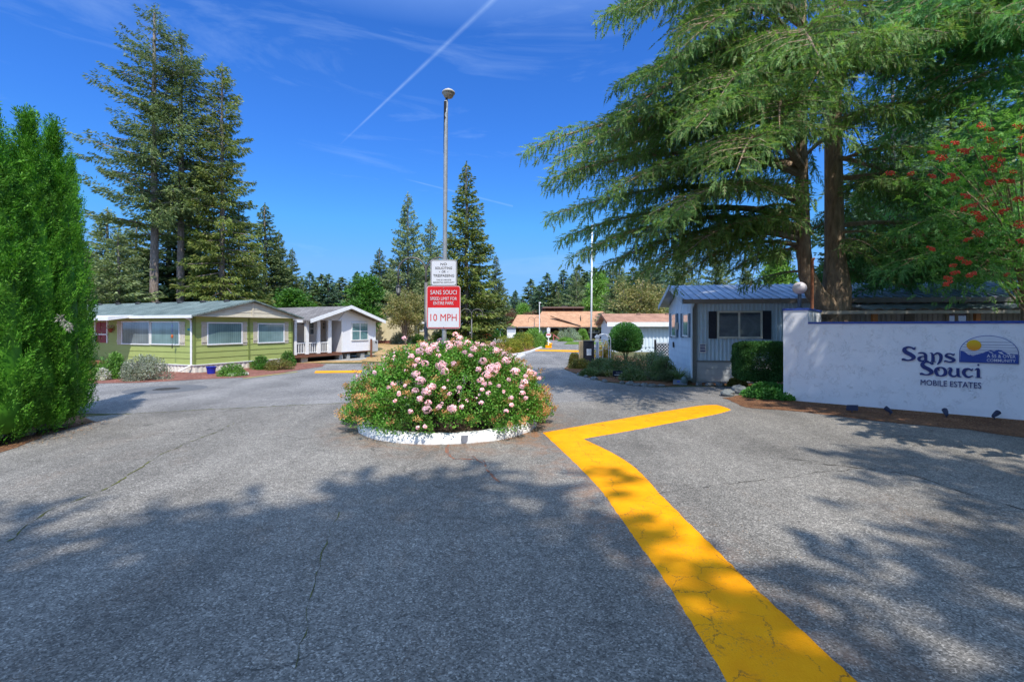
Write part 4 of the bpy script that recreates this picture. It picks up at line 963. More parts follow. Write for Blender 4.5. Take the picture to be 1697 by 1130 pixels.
# ---------------------------------------------------------------- green home
def green_home():
    ox, oy = -14.35, 21.8; rz = 68.5; fr = Frame(ox, oy, rz); W, L = 5.6, 15.0; zs, ze, zr = .37, 2.6, 3.36
    r = thing('green_home', 'long low olive green mobile home with cream shutters and grey green roof', 'house', (ox, oy, 0), rz)
    M_g = mat('olive_siding', (.36, .42, .13), (.32, .375, .11), 2, .7, stretch=(1, 1, 6))
    M_gd = mat('olive_trim', (.19, .24, .06), (.17, .21, .055), 3, .7)
    s = MB(); s.box(.02, W-.02, .02, L, zs-.03, ze+.02); s.build('body', M_gd, r)
    lap_wall('x', 0, 0, L, zs, ze, .28).build('wall', M_g, r)
    lap_wall('y', 0, .0, W, zs, ze, .28).build('wall', M_g, r)
    s = MB(); s.box(-.03, .06, -.03, .06, zs, ze)
    h = fr.hit('y', 0, 412.5, 560)[0]; s.box(h-.05, h+.05, -.035, 0, zs, ze); s.box(W-.06, W+.03, -.03, .05, zs, ze); s.build('corner_board', M_gd, r)
    M_sk = mat('skirting_cream', (.74, .70, .60), (.62, .57, .46), 3, .7); s = rib_wall('x', .0, 0, L, 0, zs-.03, .24, .018); s.build('skirting', M_sk, r); s = rib_wall('y', .0, 0, W, 0, zs-.03, .24, .018); s.build('skirting', M_sk, r)
    s = MB(); s.box(-.05, 0, -.05, L, zs-.04, zs); s.box(0, W, -.05, 0, zs-.04, zs); s.build('base_trim', M_white, r)
    roof = gable_roof(W, L, 'y', ze+.03, zr, .45, .4, .07).build('roof', M_sh_green, r)
    s = MB()
    for k in range(7): s.blob((W/2-.25, -.2+1.4+k*1.75, zr+.02), (.16, .16, .09), 8, 4)
    s.build('roof_vents', M_black, roof)
    lw = lap_wall('y', -.30, -.35, W+.35, 0, 1, .5)   # cream gable boards, clipped to the triangle
    s = MB(); pk = W/2; n = 4; hh = (zr-ze-.04)/n
    for i in range(n):
        a = ze+.0+i*hh; f0 = i/n; f1 = (i+1)/n; e0 = (-.38)*(1-f0)+pk*f0; e1 = (-.38)*(1-f1)+pk*f1; g0 = W+.38-(e0+.38); g1 = W+.38-(e1+.38)
        s.add([(e0, -.30, a), (g0, -.30, a), (g1, -.285, a+hh), (e1, -.285, a+hh), (e0, -.27, a), (g0, -.27, a), (g1, -.27, a+hh), (e1, -.27, a+hh)], [(0, 1, 2, 3), (0, 4, 5, 1), (4, 7, 6, 5), (0, 3, 7, 4), (1, 5, 6, 2)])
    s.box(pk-.05, pk+.05, -.32, -.30, ze, zr-.08); s.box(-.38, W+.38, -.34, 0, ze-.05, ze); s.build('gable_boards', M_cream, r)
    s = MB(); s.box(-.42, -.36, -.4, L+.4, ze-.12, ze+.01); s.build('gutter', M_white, roof)
    # windows and shutters
    M_s = mat('shutter_cream', (.58, .53, .42), (.48, .43, .33), 9, .8)
    window(r, fr, 'x', 0, 203, 249.5, 532, 571, glassmat('window_blinds_dark', (.20, .24, .25), (.05, .06, .065), 8, 'x'), fw=.05)
    window(r, fr, 'x', 0, 251, 299, 532.5, 571.5, GB('x'), fw=.05)
    shutter(r, fr, 'x', 0, 195, 202.5, 532, 571, M_s); shutter(r, fr, 'x', 0, 299.5, 307.5, 533, 572.5, M_s)
    window(r, fr, 'y', 0, 342, 401, 534, 571, GB('y'), fw=.06); window(r, fr, 'y', 0, 426, 470.5, 535.5, 568.5, GB('y'), fw=.06)
    for a, b in ((333, 341.5), (401.5, 409), (419, 425.5), (471, 477.5)): shutter(r, fr, 'y', 0, a, b, 533.5, 571.5 if b < 410 else 568.5, M_s)
    # door under its own awning
    h0, h1, z0, z1 = frect(fr, 'x', 0, 158.5, 180, 529, 568); s = MB()
    fbox(s, 'x', 0, h0, h1, z1-.08, z1, 0, .06); fbox(s, 'x', 0, h0, h0+.08, z0, z1-.08, 0, .06); fbox(s, 'x', 0, h1-.08, h1, z0, z1-.08, 0, .06); fbox(s, 'x', 0, h0, h1, (z0+z1)/2-.2, (z0+z1)/2-.14, .02, .06)
    f = s.build('door_frame', M_white, r); s = MB(); fbox(s, 'x', 0, h0+.08, h1-.08, z0, z1-.08, 0, .02)
    for q in (.12, .54):
        for w0 in (.14, .56): fbox(s, 'x', 0, h0+(h1-h0)*w0, h0+(h1-h0)*(w0+.3), z0+(z1-z0)*q, z0+(z1-z0)*(q+.32), .02, .035)
    s.build('door', mat('door_red', (.28, .02, .02), (.2, .015, .015), 5, .4), f)
    ha = fr.hit('x', -1.1, 187, 521)[0]; s = MB(); s.add([(-1.3, ha, ze-.22), (-1.3, L-3, ze-.22), (0, L-3, ze-.02), (0, ha, ze-.02), (-1.3, ha, ze-.04), (-1.3, L-3, ze-.04), (0, L-3, ze+.06), (0, ha, ze+.06)], [(0, 3, 2, 1), (4, 5, 6, 7), (0, 1, 5, 4), (1, 2, 6, 5), (2, 3, 7, 6), (3, 0, 4, 7)]); s.build('awning', M_white, r)
    s = MB(); hp = h0-.55; s.box(-1.5, -.05, hp, L-3, .2, .42); s.build('porch_deck', mat('deck_wood', (.24, .12, .06), (.16, .08, .045), 6, .8), r)
    s = MB(); s.box(-1.5, -1.42, hp, L-3, 1.05, 1.12)
    for k in range(10): s.box(-1.49, -1.43, hp+k*.4, hp+k*.4+.07, .42, 1.05)
    s.build('porch_rail', mat('deck_wood', (.24, .12, .06)), r)
    downspout(r, M_white, [(-.39, .12, ze-.06), (-.1, .1, ze-.2), (-.07, .1, ze-.35), (-.07, .1, .35), (-.45, .35, .1)])
    s = MB(); h, z = fr.hit('x', 0, 314.5, 546); fbox(s, 'x', 0, h-.1, h+.1, z-.05, z+.05, .02, .04); s.build('number_plate', mat('plate_teal', (.02, .25, .28), None, 5, .5), r)
    # things hanging on or standing by the home
    h, z = fr.hit('x', -.05, 186.5, 547); x, y = fr.world(-.14, h)
    pk_ = thing('wall_planter', 'small hanging wall basket with pale flowers beside the red door', 'planter', (x, y, z-.12), rz)
    s = MB(); s.lathe([(.05, 0), (.13, .2), (.12, .2), (.0, .15)], n=10); s.build('basket', mat('terracotta', (.3, .08, .04), None, 8, .8), pk_)
    rr = rng(3); leafobj('plant', [lump_leaves(rr, np.array([0, 0, .24]), np.array([.14, .12, .1]), 160, .06, .04)], leafmat('planter_leaf', [(.1, .2, .05), (.7, .6, .55), (.3, .1, .08)], .2), pk_)
    h, z = fr.hit('x', -.38, 284.5, 522.5); x, y = fr.world(-.36, h)
    ch = thing('wind_chime', 'thin wind chime hanging from the eave before the teal window', 'wind chime', (x, y, z), rz)
    s = MB(); s.tube([(0, 0, 0), (0, 0, -1.5)], .006, 4); s.tube([(0, 0, -1.32), (0, 0, -1.5)], .02, 6); s.build('cord', M_black, ch)
    s = MB(); s.blob((0, 0, -.95), (.05, .05, .09), 8, 6); s.build('glass_bead', mat('bead_orange', (.5, .12, .03), None, 5, .3), ch)
    s = MB(); s.tube([(0, .0, -.4), (0, 0, -.55)], .018, 6); s.tube([(.03, 0, -.6), (.03, 0, -.8)], .01, 5); s.tube([(-.03, 0, -.6), (-.03, 0, -.78)], .01, 5); s.build('tubes', mat('tube_blue', (.08, .12, .3), None, 5, .3), ch)
green_home()
def pot(px, py, r_, h_, m, label, plant=None):
    x, y = G(px, py); root = thing('plant_pot', label, 'plant pot', (x, y, 0))
    s = MB(); s.lathe([(0, 0), (r_*.75, 0), (r_*.95, h_*.85), (r_*1.08, h_*.86), (r_*1.08, h_), (r_*.92, h_), (r_*.9, h_*.8), (0, h_*.78)], n=18); s.build('pot', m, root, smooth=False)
    s = MB(); s.lathe([(r_*.9, h_*.82), (0, h_*.84)], n=14); s.build('potting_soil', mat('soil', (.07, .05, .035)), root); return root
pot(350, 619.5, .2, .33, mat('pot_blue', (.01, .02, .3), (.015, .03, .36), 5, .2, .6), 'glossy cobalt blue plant pot standing empty on the red bark')
pot(419, 610, .17, .3, mat('pot_green', (.14, .19, .04), None, 5, .5), 'small olive green pot under the last cream shuttered window')

# ---------------------------------------------------------------- white home
def white_home():
    ox, oy = -11.9, 28.3; rz = 64; fr = Frame(ox, oy, rz); L = 14.0; W = 6.1; zf, ze, zr = .48, 2.45, 3.3
    r = thing('white_home', 'new white mobile home with recessed front porch and brown deck, raised on blocks', 'house', (ox, oy, 0), rz)
    M_w = mat('white_siding', (.76, .76, .77), (.72, .72, .74), 2, .6); M_w2 = mat('porch_wall_beige', (.66, .61, .55), (.62, .57, .52), 3, .7)
    xb0 = fr.hit('y', 0, 566, 560)[0]; xb1 = fr.hit('y', 0, 622, 560)[0]; xm = -1.15; dp = 1.5
    s = MB(); s.box(xm, xb0, dp, L, zf, ze+.02); s.build('porch_wall', M_w2, r)
    s = MB(); s.box(xb0, xb1, 0, L, zf, ze+.02); bump = s.build('wall', M_w, r)
    s = MB()
    for k in range(1, int((xb1-xb0)/.4)+1): s.box(xb0+k*.4-.01, xb0+k*.4+.01, -.006, 0, zf, ze)
    s.box(xb0-.03, xb0+.09, -.03, .0, zf, ze+.1); s.box(xb1-.1, xb1+.01, -.03, 0, zf, ze); s.build('trim', M_white, r)
    pk = (xb1-.1)/2; Wd = xb1
    tri_wall('y', Wd-.1, .03, ze+.02, zr-.05, .5, .05, 0.05).build('gable_wall', M_w2, r)
    tri_wall('y', 3.3, .0, ze, ze+.62, .18, .03, Wd-3.35).build('gable_panel', M_w, r)
    roof = gable_roof(Wd, L, 'y', ze+.03, zr, .55, .35, .09).build('roof', M_sh_grey, r)
    dz = (zr-ze-.03)/(Wd/2); s = MB()
    for sg_ in (0, 1):
        a = (-.38, ze+.03-dz*.38) if sg_ == 0 else (Wd+.38, ze+.03-dz*.38); b = (Wd/2, zr)
        s.prism([(a[0], a[1]-.07), (b[0], b[1]-.07), (b[0], b[1]+.14), (a[0], a[1]+.14)] if sg_ == 0 else [(b[0], b[1]-.07), (a[0], a[1]-.07), (a[0], a[1]+.14), (b[0], b[1]+.14)], -.60, -.552, 'y')
    s.build('fascia', M_white, roof)
    s = MB(); s.box(xm-.05, 0, .2, L, ze-.25, ze-.15); s.build('side_roof', M_sh_grey, r)
    # porch
    s = MB(); s.box(xm, xb0, -.05, dp, zf-.17, zf-.02)
    for k in range(9): s.box(xm, xb0, -.06+k*.18, .1+k*.18, zf-.018, zf)
    s.build('deck', mat('deck_red', (.20, .085, .05), (.14, .06, .035), 7, .8), r)
    s = MB()
    for a, b in ((507, 512), (526, 531), (544, 549.5), (488, 492)):
        h0 = fr.hit('y', 0, a, 560)[0]; h1 = fr.hit('y', 0, b, 560)[0]; s.box(h0, h1, 0, .14, zf, ze+.02)
    s.build('porch_post', M_white, r)
    x0, x1 = fr.hit('y', 0, 490, 560)[0], fr.hit('y', 0, 546, 560)[0]
    s = MB(); s.box(x0, x1, .04, .11, zf+.62, zf+.68); s.box(x0, x1, .05, .1, zf+.06, zf+.1); k = x0+.09
    while k < x1: s.box(k, k+.04, .055, .095, zf+.1, zf+.62); k += .16
    s.build('railing', M_white, r)
    s = MB(); s.box(xm, 0.05, .1, .2, ze-.12, ze+.02); s.build('porch_beam', M_white, r)
    window(r, fr, 'y', dp, 505, 520, 534, 555, M_gdark, mull=(.5,), bars=(.5,), fw=.05)
    h0, h1, z0, z1 = frect(fr, 'y', dp, 531, 544.5, 531, 575); s = MB(); fbox(s, 'y', dp, h0, h1, zf, z1, 0, .05); d = s.build('door', mat('door_beige', (.52, .45, .40), None, 5, .6), r)
    s = MB(); w3 = (h1-h0-.3)/3
    for i in range(3):
        for j in range(2): fbox(s, 'y', dp, h0+.15+i*w3+.02, h0+.15+(i+1)*w3-.02, z1-.32-j*.22, z1-.14-j*.22, .05, .06)
    s.build('door_panes', M_gdark, d)
    window(r, fr, 'y', 0, 582, 609.5, 534.5, 564, M_gteal, mull=(.5,), bars=(.52,), fw=.06)
    # blocks, dark underside, electric box
    s = MB(); rn = random.Random(2)
    for a, b in ((499, 510), (562, 568), (575, 580), (598, 604)):
        h0 = fr.hit('y', .1, a, 580)[0]; h1 = fr.hit('y', .1, b, 580)[0]; s.box(h0, h1, .1, .5, 0, zf-.17)
    s.build('foundation_block', mat('block_grey', (.42, .41, .38), (.3, .3, .28), 8, .9), r)
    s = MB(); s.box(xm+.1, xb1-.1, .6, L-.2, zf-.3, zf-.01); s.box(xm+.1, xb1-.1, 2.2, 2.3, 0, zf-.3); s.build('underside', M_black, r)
    s = MB(); s.box(xb0+.05, xb1, -.0, .05, zf-.06, zf); s.build('rim_beam', mat('deck_red', (.20, .085, .05)), r)
    h0, h1, z0, z1 = frect(fr, 'y', -.15, 616.5, 622, 564, 582); s = MB(); s.box(h0, h1+.1, -.3, -.1, z0, z1); eb = s.build('meter_box', mat('meter_grey', (.45, .46, .46), None, 5, .5, .4), r, bevel=.01)
    s = MB(); s.box(h0-.12, h0-.03, -.2, -.1, 0, z1+.1); s.build('meter_post', mat('deck_red', (.20, .085, .05)), r)
    s = MB(); s.lathe([(0, 0), (.0, 0)], n=4); hq = (h0+h1)/2+.05; s.prism([(hq+.07*math.cos(t), z1-.12+.07*math.sin(t)) for t in np.linspace(0, 5.6, 8)], -.33, -.301, 'y'); s.build('dial', M_black, eb)
white_home()

# ---------------------------------------------------------------- generic far homes
def simple_home(name, label, ox, oy, rz, lx, ly, ax, zs, ze, zr, mwall, mroof, ov=.35, eo=.35, ribs=None, skirt=None, fasc=None, th=.09):
    fr = Frame(ox, oy, rz); r = thing(name, label, 'house', (ox, oy, 0), rz)
    s = MB(); s.box(.03, lx, .03, ly, 0, ze); s.build('body', mwall, r)
    if ribs:
        rib_wall('y', 0.02, 0, lx, zs, ze, ribs[0], ribs[1]).build('wall', mwall, r); rib_wall('x', 0.02, 0, ly, zs, ze, ribs[0], ribs[1]).build('wall', mwall, r)
    if skirt: s = MB(); s.box(-.02, lx, -.02, .0, 0, zs); s.box(-.02, .0, 0, ly, 0, zs); s.build('skirting', skirt, r)
    W = ly if ax == 'x' else lx
    for c in (0.02, (lx if ax == 'x' else ly)-.1): tri_wall('x' if ax == 'x' else 'y', W, c, ze, zr, .5, .08).build('gable_wall', mwall, r)
    roof = gable_roof(lx, ly, ax, ze, zr, ov, eo, th).build('roof', mroof, r)
    if fasc:
        dz = (zr-ze)/(W/2); s = MB(); zz = ze-dz*eo
        if ax == 'x': s.box(-ov-.02, lx+ov+.02, -eo-.04, -eo, zz-fasc[0], zz+th+.02)
        else: s.box(-eo-.04, -eo, -ov-.02, ly+ov+.02, zz-fasc[0], zz+th+.02)
        s.build('fascia', fasc[1], roof)
    return r, fr, roof
M_cr = mat('cream_siding', (.60, .53, .35), (.55, .48, .31), 2, .7)
# cream home beyond the dry lawn
ox, oy = (664.5-HX)/F*66, 66
r, fr, roof = simple_home('cream_home', 'far cream mobile home with dark grey roof beyond the dry lawn', ox, oy, 4, 8.2, 8, 'x', .35, 2.72, 3.75, M_cr, M_sh_dark, .3, .5, ribs=(.6, .02), skirt=mat('skirt_red', (.16, .05, .04), None, 4, .8), fasc=(.12, M_white))
window(r, fr, 'y', 0, 689, 702, 536.5, 549.5, M_gdark, mull=(.5,), fw=.12)
for a in (686, 702.3): shutter(r, fr, 'y', 0, a, a+2.7, 536.5, 549.5, mat('shutter_maroon', (.2, .05, .045), None, 4, .8))
downspout(r, M_white, [(.1, -.4, 2.6), (.05, -.08, 2.4), (.05, -.08, .3)], .06)
M_cr2 = mat('cream_siding', (.60, .53, .35))
r, fr, roof = simple_home('cream_home_wing', 'cream side section with a low dark grey roof right behind the white home', (612-HX)/F*60, 60, 6, 5.5, 9, 'y', .35, 2.9, 3.9, M_cr, M_sh_dark, .4, .4, ribs=(.6, .02), skirt=MATS['skirt_red'])
# pale blue house far behind the lawn
ox, oy = (790-HX)/F*104, 104
r, fr, roof = simple_home('pale_blue_house', 'far pale blue house with light grey roof and an open garage, behind the lawn', ox, oy, 0, 3.9, 7, 'x', .0, 3.6, 4.6, mat('pale_blue_wall', (.33, .47, .52), (.28, .41, .46), 2, .7), mat('roof_pale_grey', (.42, .42, .43), (.36, .36, .38), 2, .8), .3, .4, fasc=(.1, M_white))
for a in (797, 801.5): window(r, fr, 'y', 0, a, a+2.6, 530, 533, M_gdark, fw=.06)
s = MB(); s.box(2.2, 3.9, -.15, -.02, 0, 2.9); s.build('garage_door', mat('garage_dark', (.10, .10, .11), None, 3, .7), r)
s = MB(); s.box(2.0, 4.1, -.3, .0, 2.9, 3.1); s.build('garage_lintel', M_white, r)
window(r, fr, 'y', 0, 797.5, 800.5, 536, 540.5, M_gdark, fw=.06)
ox, oy = (816-HX)/F*100, 100
r, fr, roof = simple_home('pale_garage', 'small pale lean-to building right beside the far pale blue house', ox, oy, 0, 1.6, 5, 'x', .0, 3.2, 3.9, MATS['pale_blue_wall'], MATS['roof_pale_grey'], .1, .2)
s = MB(); s.box(.35, 1.3, -.05, .03, 0, 2.6); s.build('door', M_black, r)
ox, oy = (757-HX)/F*84, 84
r, fr, roof = simple_home('white_shed', 'small white flat roofed shed partly hidden behind the speed limit sign', ox, oy, 0, 2.4, 4, 'x', .0, 2.9, 3.2, M_white, mat('shed_roof', (.5, .5, .5), None, 3, .8), .1, .1, th=.15)
s = MB(); s.prism([(.72, 1.9), (.72, 2.35), (.95, 2.5), (1.18, 2.5), (1.35, 2.35), (1.35, 1.9), (1.03, 1.55)], -.04, .028, 'y'); s.build('emblem', M_black, r)

# ---------------------------------------------------------------- clubhouse
def clubhouse():
    d = 84.0; X = lambda px: (px-HX)/F*d; Z = lambda py, dd=d: zat(py, dd); ox = X(846)
    r = thing('clubhouse', 'wide clubhouse with tan shingle roof, raised dark clerestory and pale blue arches', 'building', (0, d, 0))
    M_dk = mat('clubhouse_dark', (.06, .05, .045), (.09, .075, .065), 2, .8); M_pb = mat('arch_blue', (.42, .52, .58), (.38, .48, .55), 2, .7)
    ze = Z(541.5)
    # walls
    s = MB(); s.box(X(858), X(888), 1.0, 10, 0, ze+.1); s.box(X(952), X(1012), .4, 10, 0, ze+.1); s.build('wall', M_dk, r)
    s = MB(); s.box(X(886), X(960), 2.2, 10, 0, ze+.1); s.build('back_wall', mat('porch_dark', (.10, .09, .10), (.05, .05, .05), 2, .8), r)
    # arcade: a wall with three round openings
    s = MB(); x0, x1 = X(884), X(955); open_ = [(X(889), X(893.5)), (X(911), X(926.5)), (X(930.5), X(946))]; cur = x0; top = ze+.1
    for a, b in open_:
        s.box(cur, a, 0, .35, 0, top); R = (b-a)/2; cx = (a+b)/2; zc = top-.12-R*.8; n = 14
        ang = [math.pi*k/n for k in range(n+1)]; arc = [(cx-R*math.cos(t), zc+R*.8*math.sin(t)) for t in ang]
        for p, q in zip(arc, arc[1:]): s.prism([(p[0], p[1]), (q[0], q[1]), (q[0], top), (p[0], top)], 0, .35, 'y')
        cur = b
    s.box(cur, x1, 0, .35, 0, top); s.build('arcade', M_pb, r)
    # white framed windows right
    for a, b, mm in ((976, 994, (.5,)), (997, 1010, (.5,))):
        window(r, Frame(0, d, 0), 'y', .4, 0, 0, 0, 0, M_gdark if a < 990 else M_gteal, mull=mm, fw=.14, rect=(X(a), X(b), Z(552), Z(545)))
    window(r, Frame(0, d, 0), 'y', 1.0, 0, 0, 0, 0, M_gteal, fw=.1, rect=(X(861), X(867), Z(556), Z(546)))
    # roofs: left wing and main block, both hipped towards the viewer
    def hip(name, bl, br, tl, tr, zb_, zt, dep, th=.12, y0=-1.2):
        s = MB(); V = [(bl, y0, zb_), (br, y0, zb_), (tr, dep, zt), (tl, dep, zt)]; V2 = [(a, b, c-th) for a, b, c in V]
        back = [(tr+(br-tr), dep*2-y0, zb_), (tl+(bl-tl), dep*2-y0, zb_)]
        s.add(V+V2+back, [(0, 1, 2, 3), (0, 4, 5, 1), (4, 7, 6, 5), (1, 8, 2), (3, 2, 8, 9), (0, 3, 9)]); return s.build(name, M_sh_tan, r)
    k = (d+5)/d
    hip('roof', X(845.5), X(902), X(857.5)*k, X(902)*k, ze, zat(521.5, d+5), 5)
    k = (d+7)/d
    rm = hip('roof', X(884), X(1012), X(898)*k, X(1018)*k, ze+.06, zat(516, d+7), 7, y0=-1.35)
    s = MB(); a, b = Vector((X(914), 2.6, 0)), Vector((X(961), -.9, 0))
    # cross gable ridge over the entrance
    zA, zB, zC = zat(524.5, d+2.4), ze+.12, zat(521, d+2.6)
    s.add([(X(914), 2.5, zA+.16), (X(961), -1.42, zB+.05), (X(963), 2.9, zC+.22), (X(914), 2.5, zA-.05), (X(961), -1.42, zB-.05), (X(963), 2.9, zC-.6)], [(0, 1, 2), (0, 3, 4, 1), (1, 4, 5, 2), (2, 5, 3, 0)]); s.build('entrance_gable', M_sh_tan, rm)
    s = MB(); s.tube([(X(914), 2.35, zA+.12), (X(959), -1.40, zB+.02)], [.04, .08], 4); s.prism([(X(961.5), zat(533, d+1.4)), (X(965), zat(531, d+1.4)), (X(963.5), zat(522, d+1.4))], 1.2, 1.28, 'y'); s.build('valley', M_dk, rm)
    s = MB(); s.box(X(858), X(1012), -1.3, -1.2, ze-.16, ze+.0); s.build('gutter', mat('gutter_grey', (.25, .25, .26), None, 4, .6), rm)
    s = MB(); s.box(X(900)*k, X(967)*k, 7.4, 12, zat(517, d+7), zat(511, d+7)); c = s.build('clerestory', mat('clerestory_brown', (.07, .03, .022), (.10, .045, .03), 2, .8), r)
    s = MB(); s.box(X(899)*k, X(968)*k, 6.6, 12.6, zat(510.6, d+6.5), zat(508.2, d+6.5)); s.build('clerestory_roof', mat('cler_roof', (.17, .11, .09), None, 3, .8), c)
    s = MB()
    for q in range(5): xx = X(902+q*15.7)*k; s.box(xx, xx+.25, 7.2, 7.4, zat(517, d+7), zat(511, d+7))
    s.box(X(932)*k, X(941)*k, 7.5, 8.5, zat(508.2, d+7), zat(506.4, d+7)); s.build('clerestory_posts', M_dk, c)
    # posts under the eave
    s = MB()
    for px in (884.5, 895, 908): s.box(X(px), X(px+1), -1.0, -.85, 0, ze-.16)
    s.build('porch_post', M_pb, r)
clubhouse()

# ---------------------------------------------------------------- long white home right of the clubhouse
ox, oy = (1014-HX)/F*40, 40
M_wr = mat('white_ribbed', (.62, .69, .72), (.58, .65, .69), 2, .6)
r, fr, roof = simple_home('long_white_home', 'white ribbed mobile home with brown roof behind the round clipped tree', ox, oy, -3, 15, 6.5, 'x', .4, 2.35, 3.05, M_wr, M_sh_brown, .45, .55, ribs=(.3, .06), fasc=(.14, M_white), th=.2)
for k in (2.6, 5.1, 8):
    s = MB(); s.box(k, k+.3, 2.6, 2.9, 2.95, 3.28); s.build('roof_vent', mat('vent_brown', (.25, .15, .11), None, 5, .8), roof)

# ---------------------------------------------------------------- blue grey home in the shade
def grey_home():
    ox, oy = 6.73, 17.9; rz = -8.9; fr = Frame(ox, oy, rz); Lx, W = 19.5, 5.6; zs = .79; ze = 3.06; zr = 3.8
    r = thing('blue_grey_home', 'blue grey ribbed mobile home with dark shutters behind the white wall', 'house', (ox, oy, 0), rz)
    M_b = mat('blue_grey_rib', (.52, .66, .76), (.46, .59, .69), 1.5, .5, .4); M_b2 = mat('blue_board', (.62, .72, .80), (.55, .66, .75), 2, .6)
    M_tp = mat('taupe_rib', (.42, .37, .32), (.34, .30, .26), 2, .6); M_tr = mat('trim_grey', (.20, .22, .22), None, 4, .6)
    s = MB(); s.box(.04, Lx, .04, W, 0, ze); s.build('body', M_b, r)
    xs = fr.hit('y', 0, 1402, 520)[0]
    rib_wall('y', .03, 0, xs, zs+.06, ze, .133, .03, .42).build('wall', M_b, r); rib_wall('y', .03, xs, Lx, zs, ze, .16, .03).build('wall', M_tp, r)
    s = MB(); s.box(.02, .04, 0, W, zs, ze)
    for k in (1.2, 2.4, 3.6, 4.8): s.box(.008, .02, k-.01, k+.01, 1.5, ze)
    s.build('wall', M_b2, r)
    lap_wall('x', .02, 0, W, .05, 1.5, .26, .02).build('wall', M_b2, r)
    lap_wall('y', -.01, .12, Lx, .08, zs, .235, .02).build('skirting', mat('skirt_grey', (.44, .46, .46), (.38, .40, .41), 2, .6), r)
    s = MB(); s.box(-.04, .1, -.05, .03, 0, ze); s.box(.1, Lx, -.05, -.0, zs, zs+.06); s.build('corner_trim', M_tr, r)
    tri_wall('x', W, .03, ze, zr, .5, .05).build('gable_wall', M_b2, r)
    # ribbed metal roof
    eo, ov = .28, .42; roof = gable_roof(Lx, W, 'x', ze+.05, zr, ov, eo, .05).build('roof', mat('roof_metal', (.42, .47, .53), (.27, .29, .32), 1.2, .4, .5, .5, lo=.4, hi=.68), r)
    dz = (zr-ze-.05)/(W/2); s = MB(); x = -ov
    while x < Lx: s.add([(x, -eo, ze+.10-dz*eo), (x+.04, -eo, ze+.10-dz*eo), (x+.04, W/2, zr+.05), (x, W/2, zr+.05), (x+.01, -eo, ze+.14-dz*eo), (x+.03, -eo, ze+.14-dz*eo), (x+.03, W/2, zr+.09), (x+.01, W/2, zr+.09)], [(4, 5, 6, 7), (0, 4, 7, 3), (1, 2, 6, 5), (0, 1, 5, 4)]); x += .3
    s.build('roof_ribs', MATS['roof_metal'], roof)
    s = MB(); s.box(-ov, Lx, -eo-.05, -eo, ze-.13, ze+.03); s.box(-.0, Lx, -eo, -.02, ze-.02, ze+.0); s.build('gutter', mat('gutter_taupe', (.24, .22, .20), None, 4, .6), roof)
    s = MB()
    for sg_ in (0, 1):
        y0, y1 = (-eo, W/2) if sg_ == 0 else (W+eo, W/2); za = ze+.05-dz*eo
        s.add([(-ov-.03, y0, za-.12), (-ov-.03, y1, zr-.12), (-ov-.03, y1, zr+.07), (-ov-.03, y0, za+.07), (-ov, y0, za-.12), (-ov, y1, zr-.12), (-ov, y1, zr+.07), (-ov, y0, za+.07)], [(0, 1, 2, 3), (7, 6, 5, 4), (0, 4, 5, 1), (3, 2, 6, 7)])
    s.build('bargeboard', mat('barge_blue', (.42, .5, .57), None, 4, .5), roof)
    M_sd = mat('shutter_navy', (.018, .022, .035), (.03, .035, .05), 9, .6)
    window(r, fr, 'y', 0, 1188, 1263, 515, 561, M_gdark, frame=mat('frame_cream', (.62, .61, .53), None, 4, .5), mull=(.49,), fw=.07)
    shutter(r, fr, 'y', 0, 1174, 1187.5, 516, 561, M_sd, slats=1, cross=False); shutter(r, fr, 'y', 0, 1263.5, 1278, 515, 562, M_sd, slats=1, cross=False)
    for a, b in ((1113.5, 1121), (1133, 1142)):
        window(r, fr, 'x', 0, a, b, 519.5, 558, glassmat('window_bright', (.45, .55, .62), (.12, .2, .26)), fw=.06)
    for a, b in ((1110.5, 1113.3), (1121.2, 1123.5), (1128.5, 1132.6), (1142.2, 1144.6)): shutter(r, fr, 'x', 0, a, b, 519.5, 559, mat('shutter_slate', (.12, .17, .22), None, 6, .6), slats=1, cross=False)
    s = MB(); h, z = fr.hit('x', 0, 1123.8, 540); fbox(s, 'x', 0, h-.09, h+.05, z-.15, z+.15, .02, .14); s.build('wall_light', mat('beige_light', (.6, .5, .4), None, 5, .4), r)
    s = MB(); h, z = fr.hit('x', 0, 1117, 571); fbox(s, 'x', 0, h-.1, h+.1, z-.12, z+.12, .02, .05); s.build('hose_tap', M_black, r)
    h0, h1, z0, z1 = frect(fr, 'y', 0, 1158.5, 1169.5, 569.5, 584.5); x, y = fr.world(h0, -.04)
    nt_ = thing('notice_board', 'small white framed notice with dark printed lines on the grey ribbed wall', 'sign', (x, y, z0), rz)
    w0 = h1-h0; hh = z1-z0; s = MB(); s.box(0, w0, -.02, 0, 0, hh); s.build('frame', M_white, nt_); s = MB()
    for a, b, q0, q1 in ((.1, .9, .76, .9), (.1, .85, .52, .66), (.12, .9, .36, .46), (.1, .9, .12, .28)): s.box(w0*a, w0*b, -.024, -.0201, hh*q0, hh*q1)
    s.build('print', M_navy, nt_)
    downspout(r, M_b2, [(-.05, -eo, ze-.1), (-.08, -.1, ze-.3), (-.08, -.1, .2)], .04)
    # carport awning along the right half
    xa = fr.hit('y', -1.6, 1440, 505)[0]; s = MB(); per = .42; n = int((Lx-xa)/per); V = []
    for i in range(n*2+1):
        o = .07 if i % 2 else 0; x = xa+i*per/2; V += [(x, -1.8, 2.62+o), (x, .0, ze-.2+o)]
    s.add(V, [(2*i, 2*i+2, 2*i+3, 2*i+1) for i in range(n*2)]); aw = s.build('awning', mat('awning_blue', (.30, .36, .38), (.22, .26, .28), 2, .5, .5), r)
    s = MB(); s.box(xa-2, Lx, -1.84, -1.76, 2.5, 2.6); s.build('awning_beam', mat('beam_cream', (.45, .40, .33), None, 4, .7), aw)
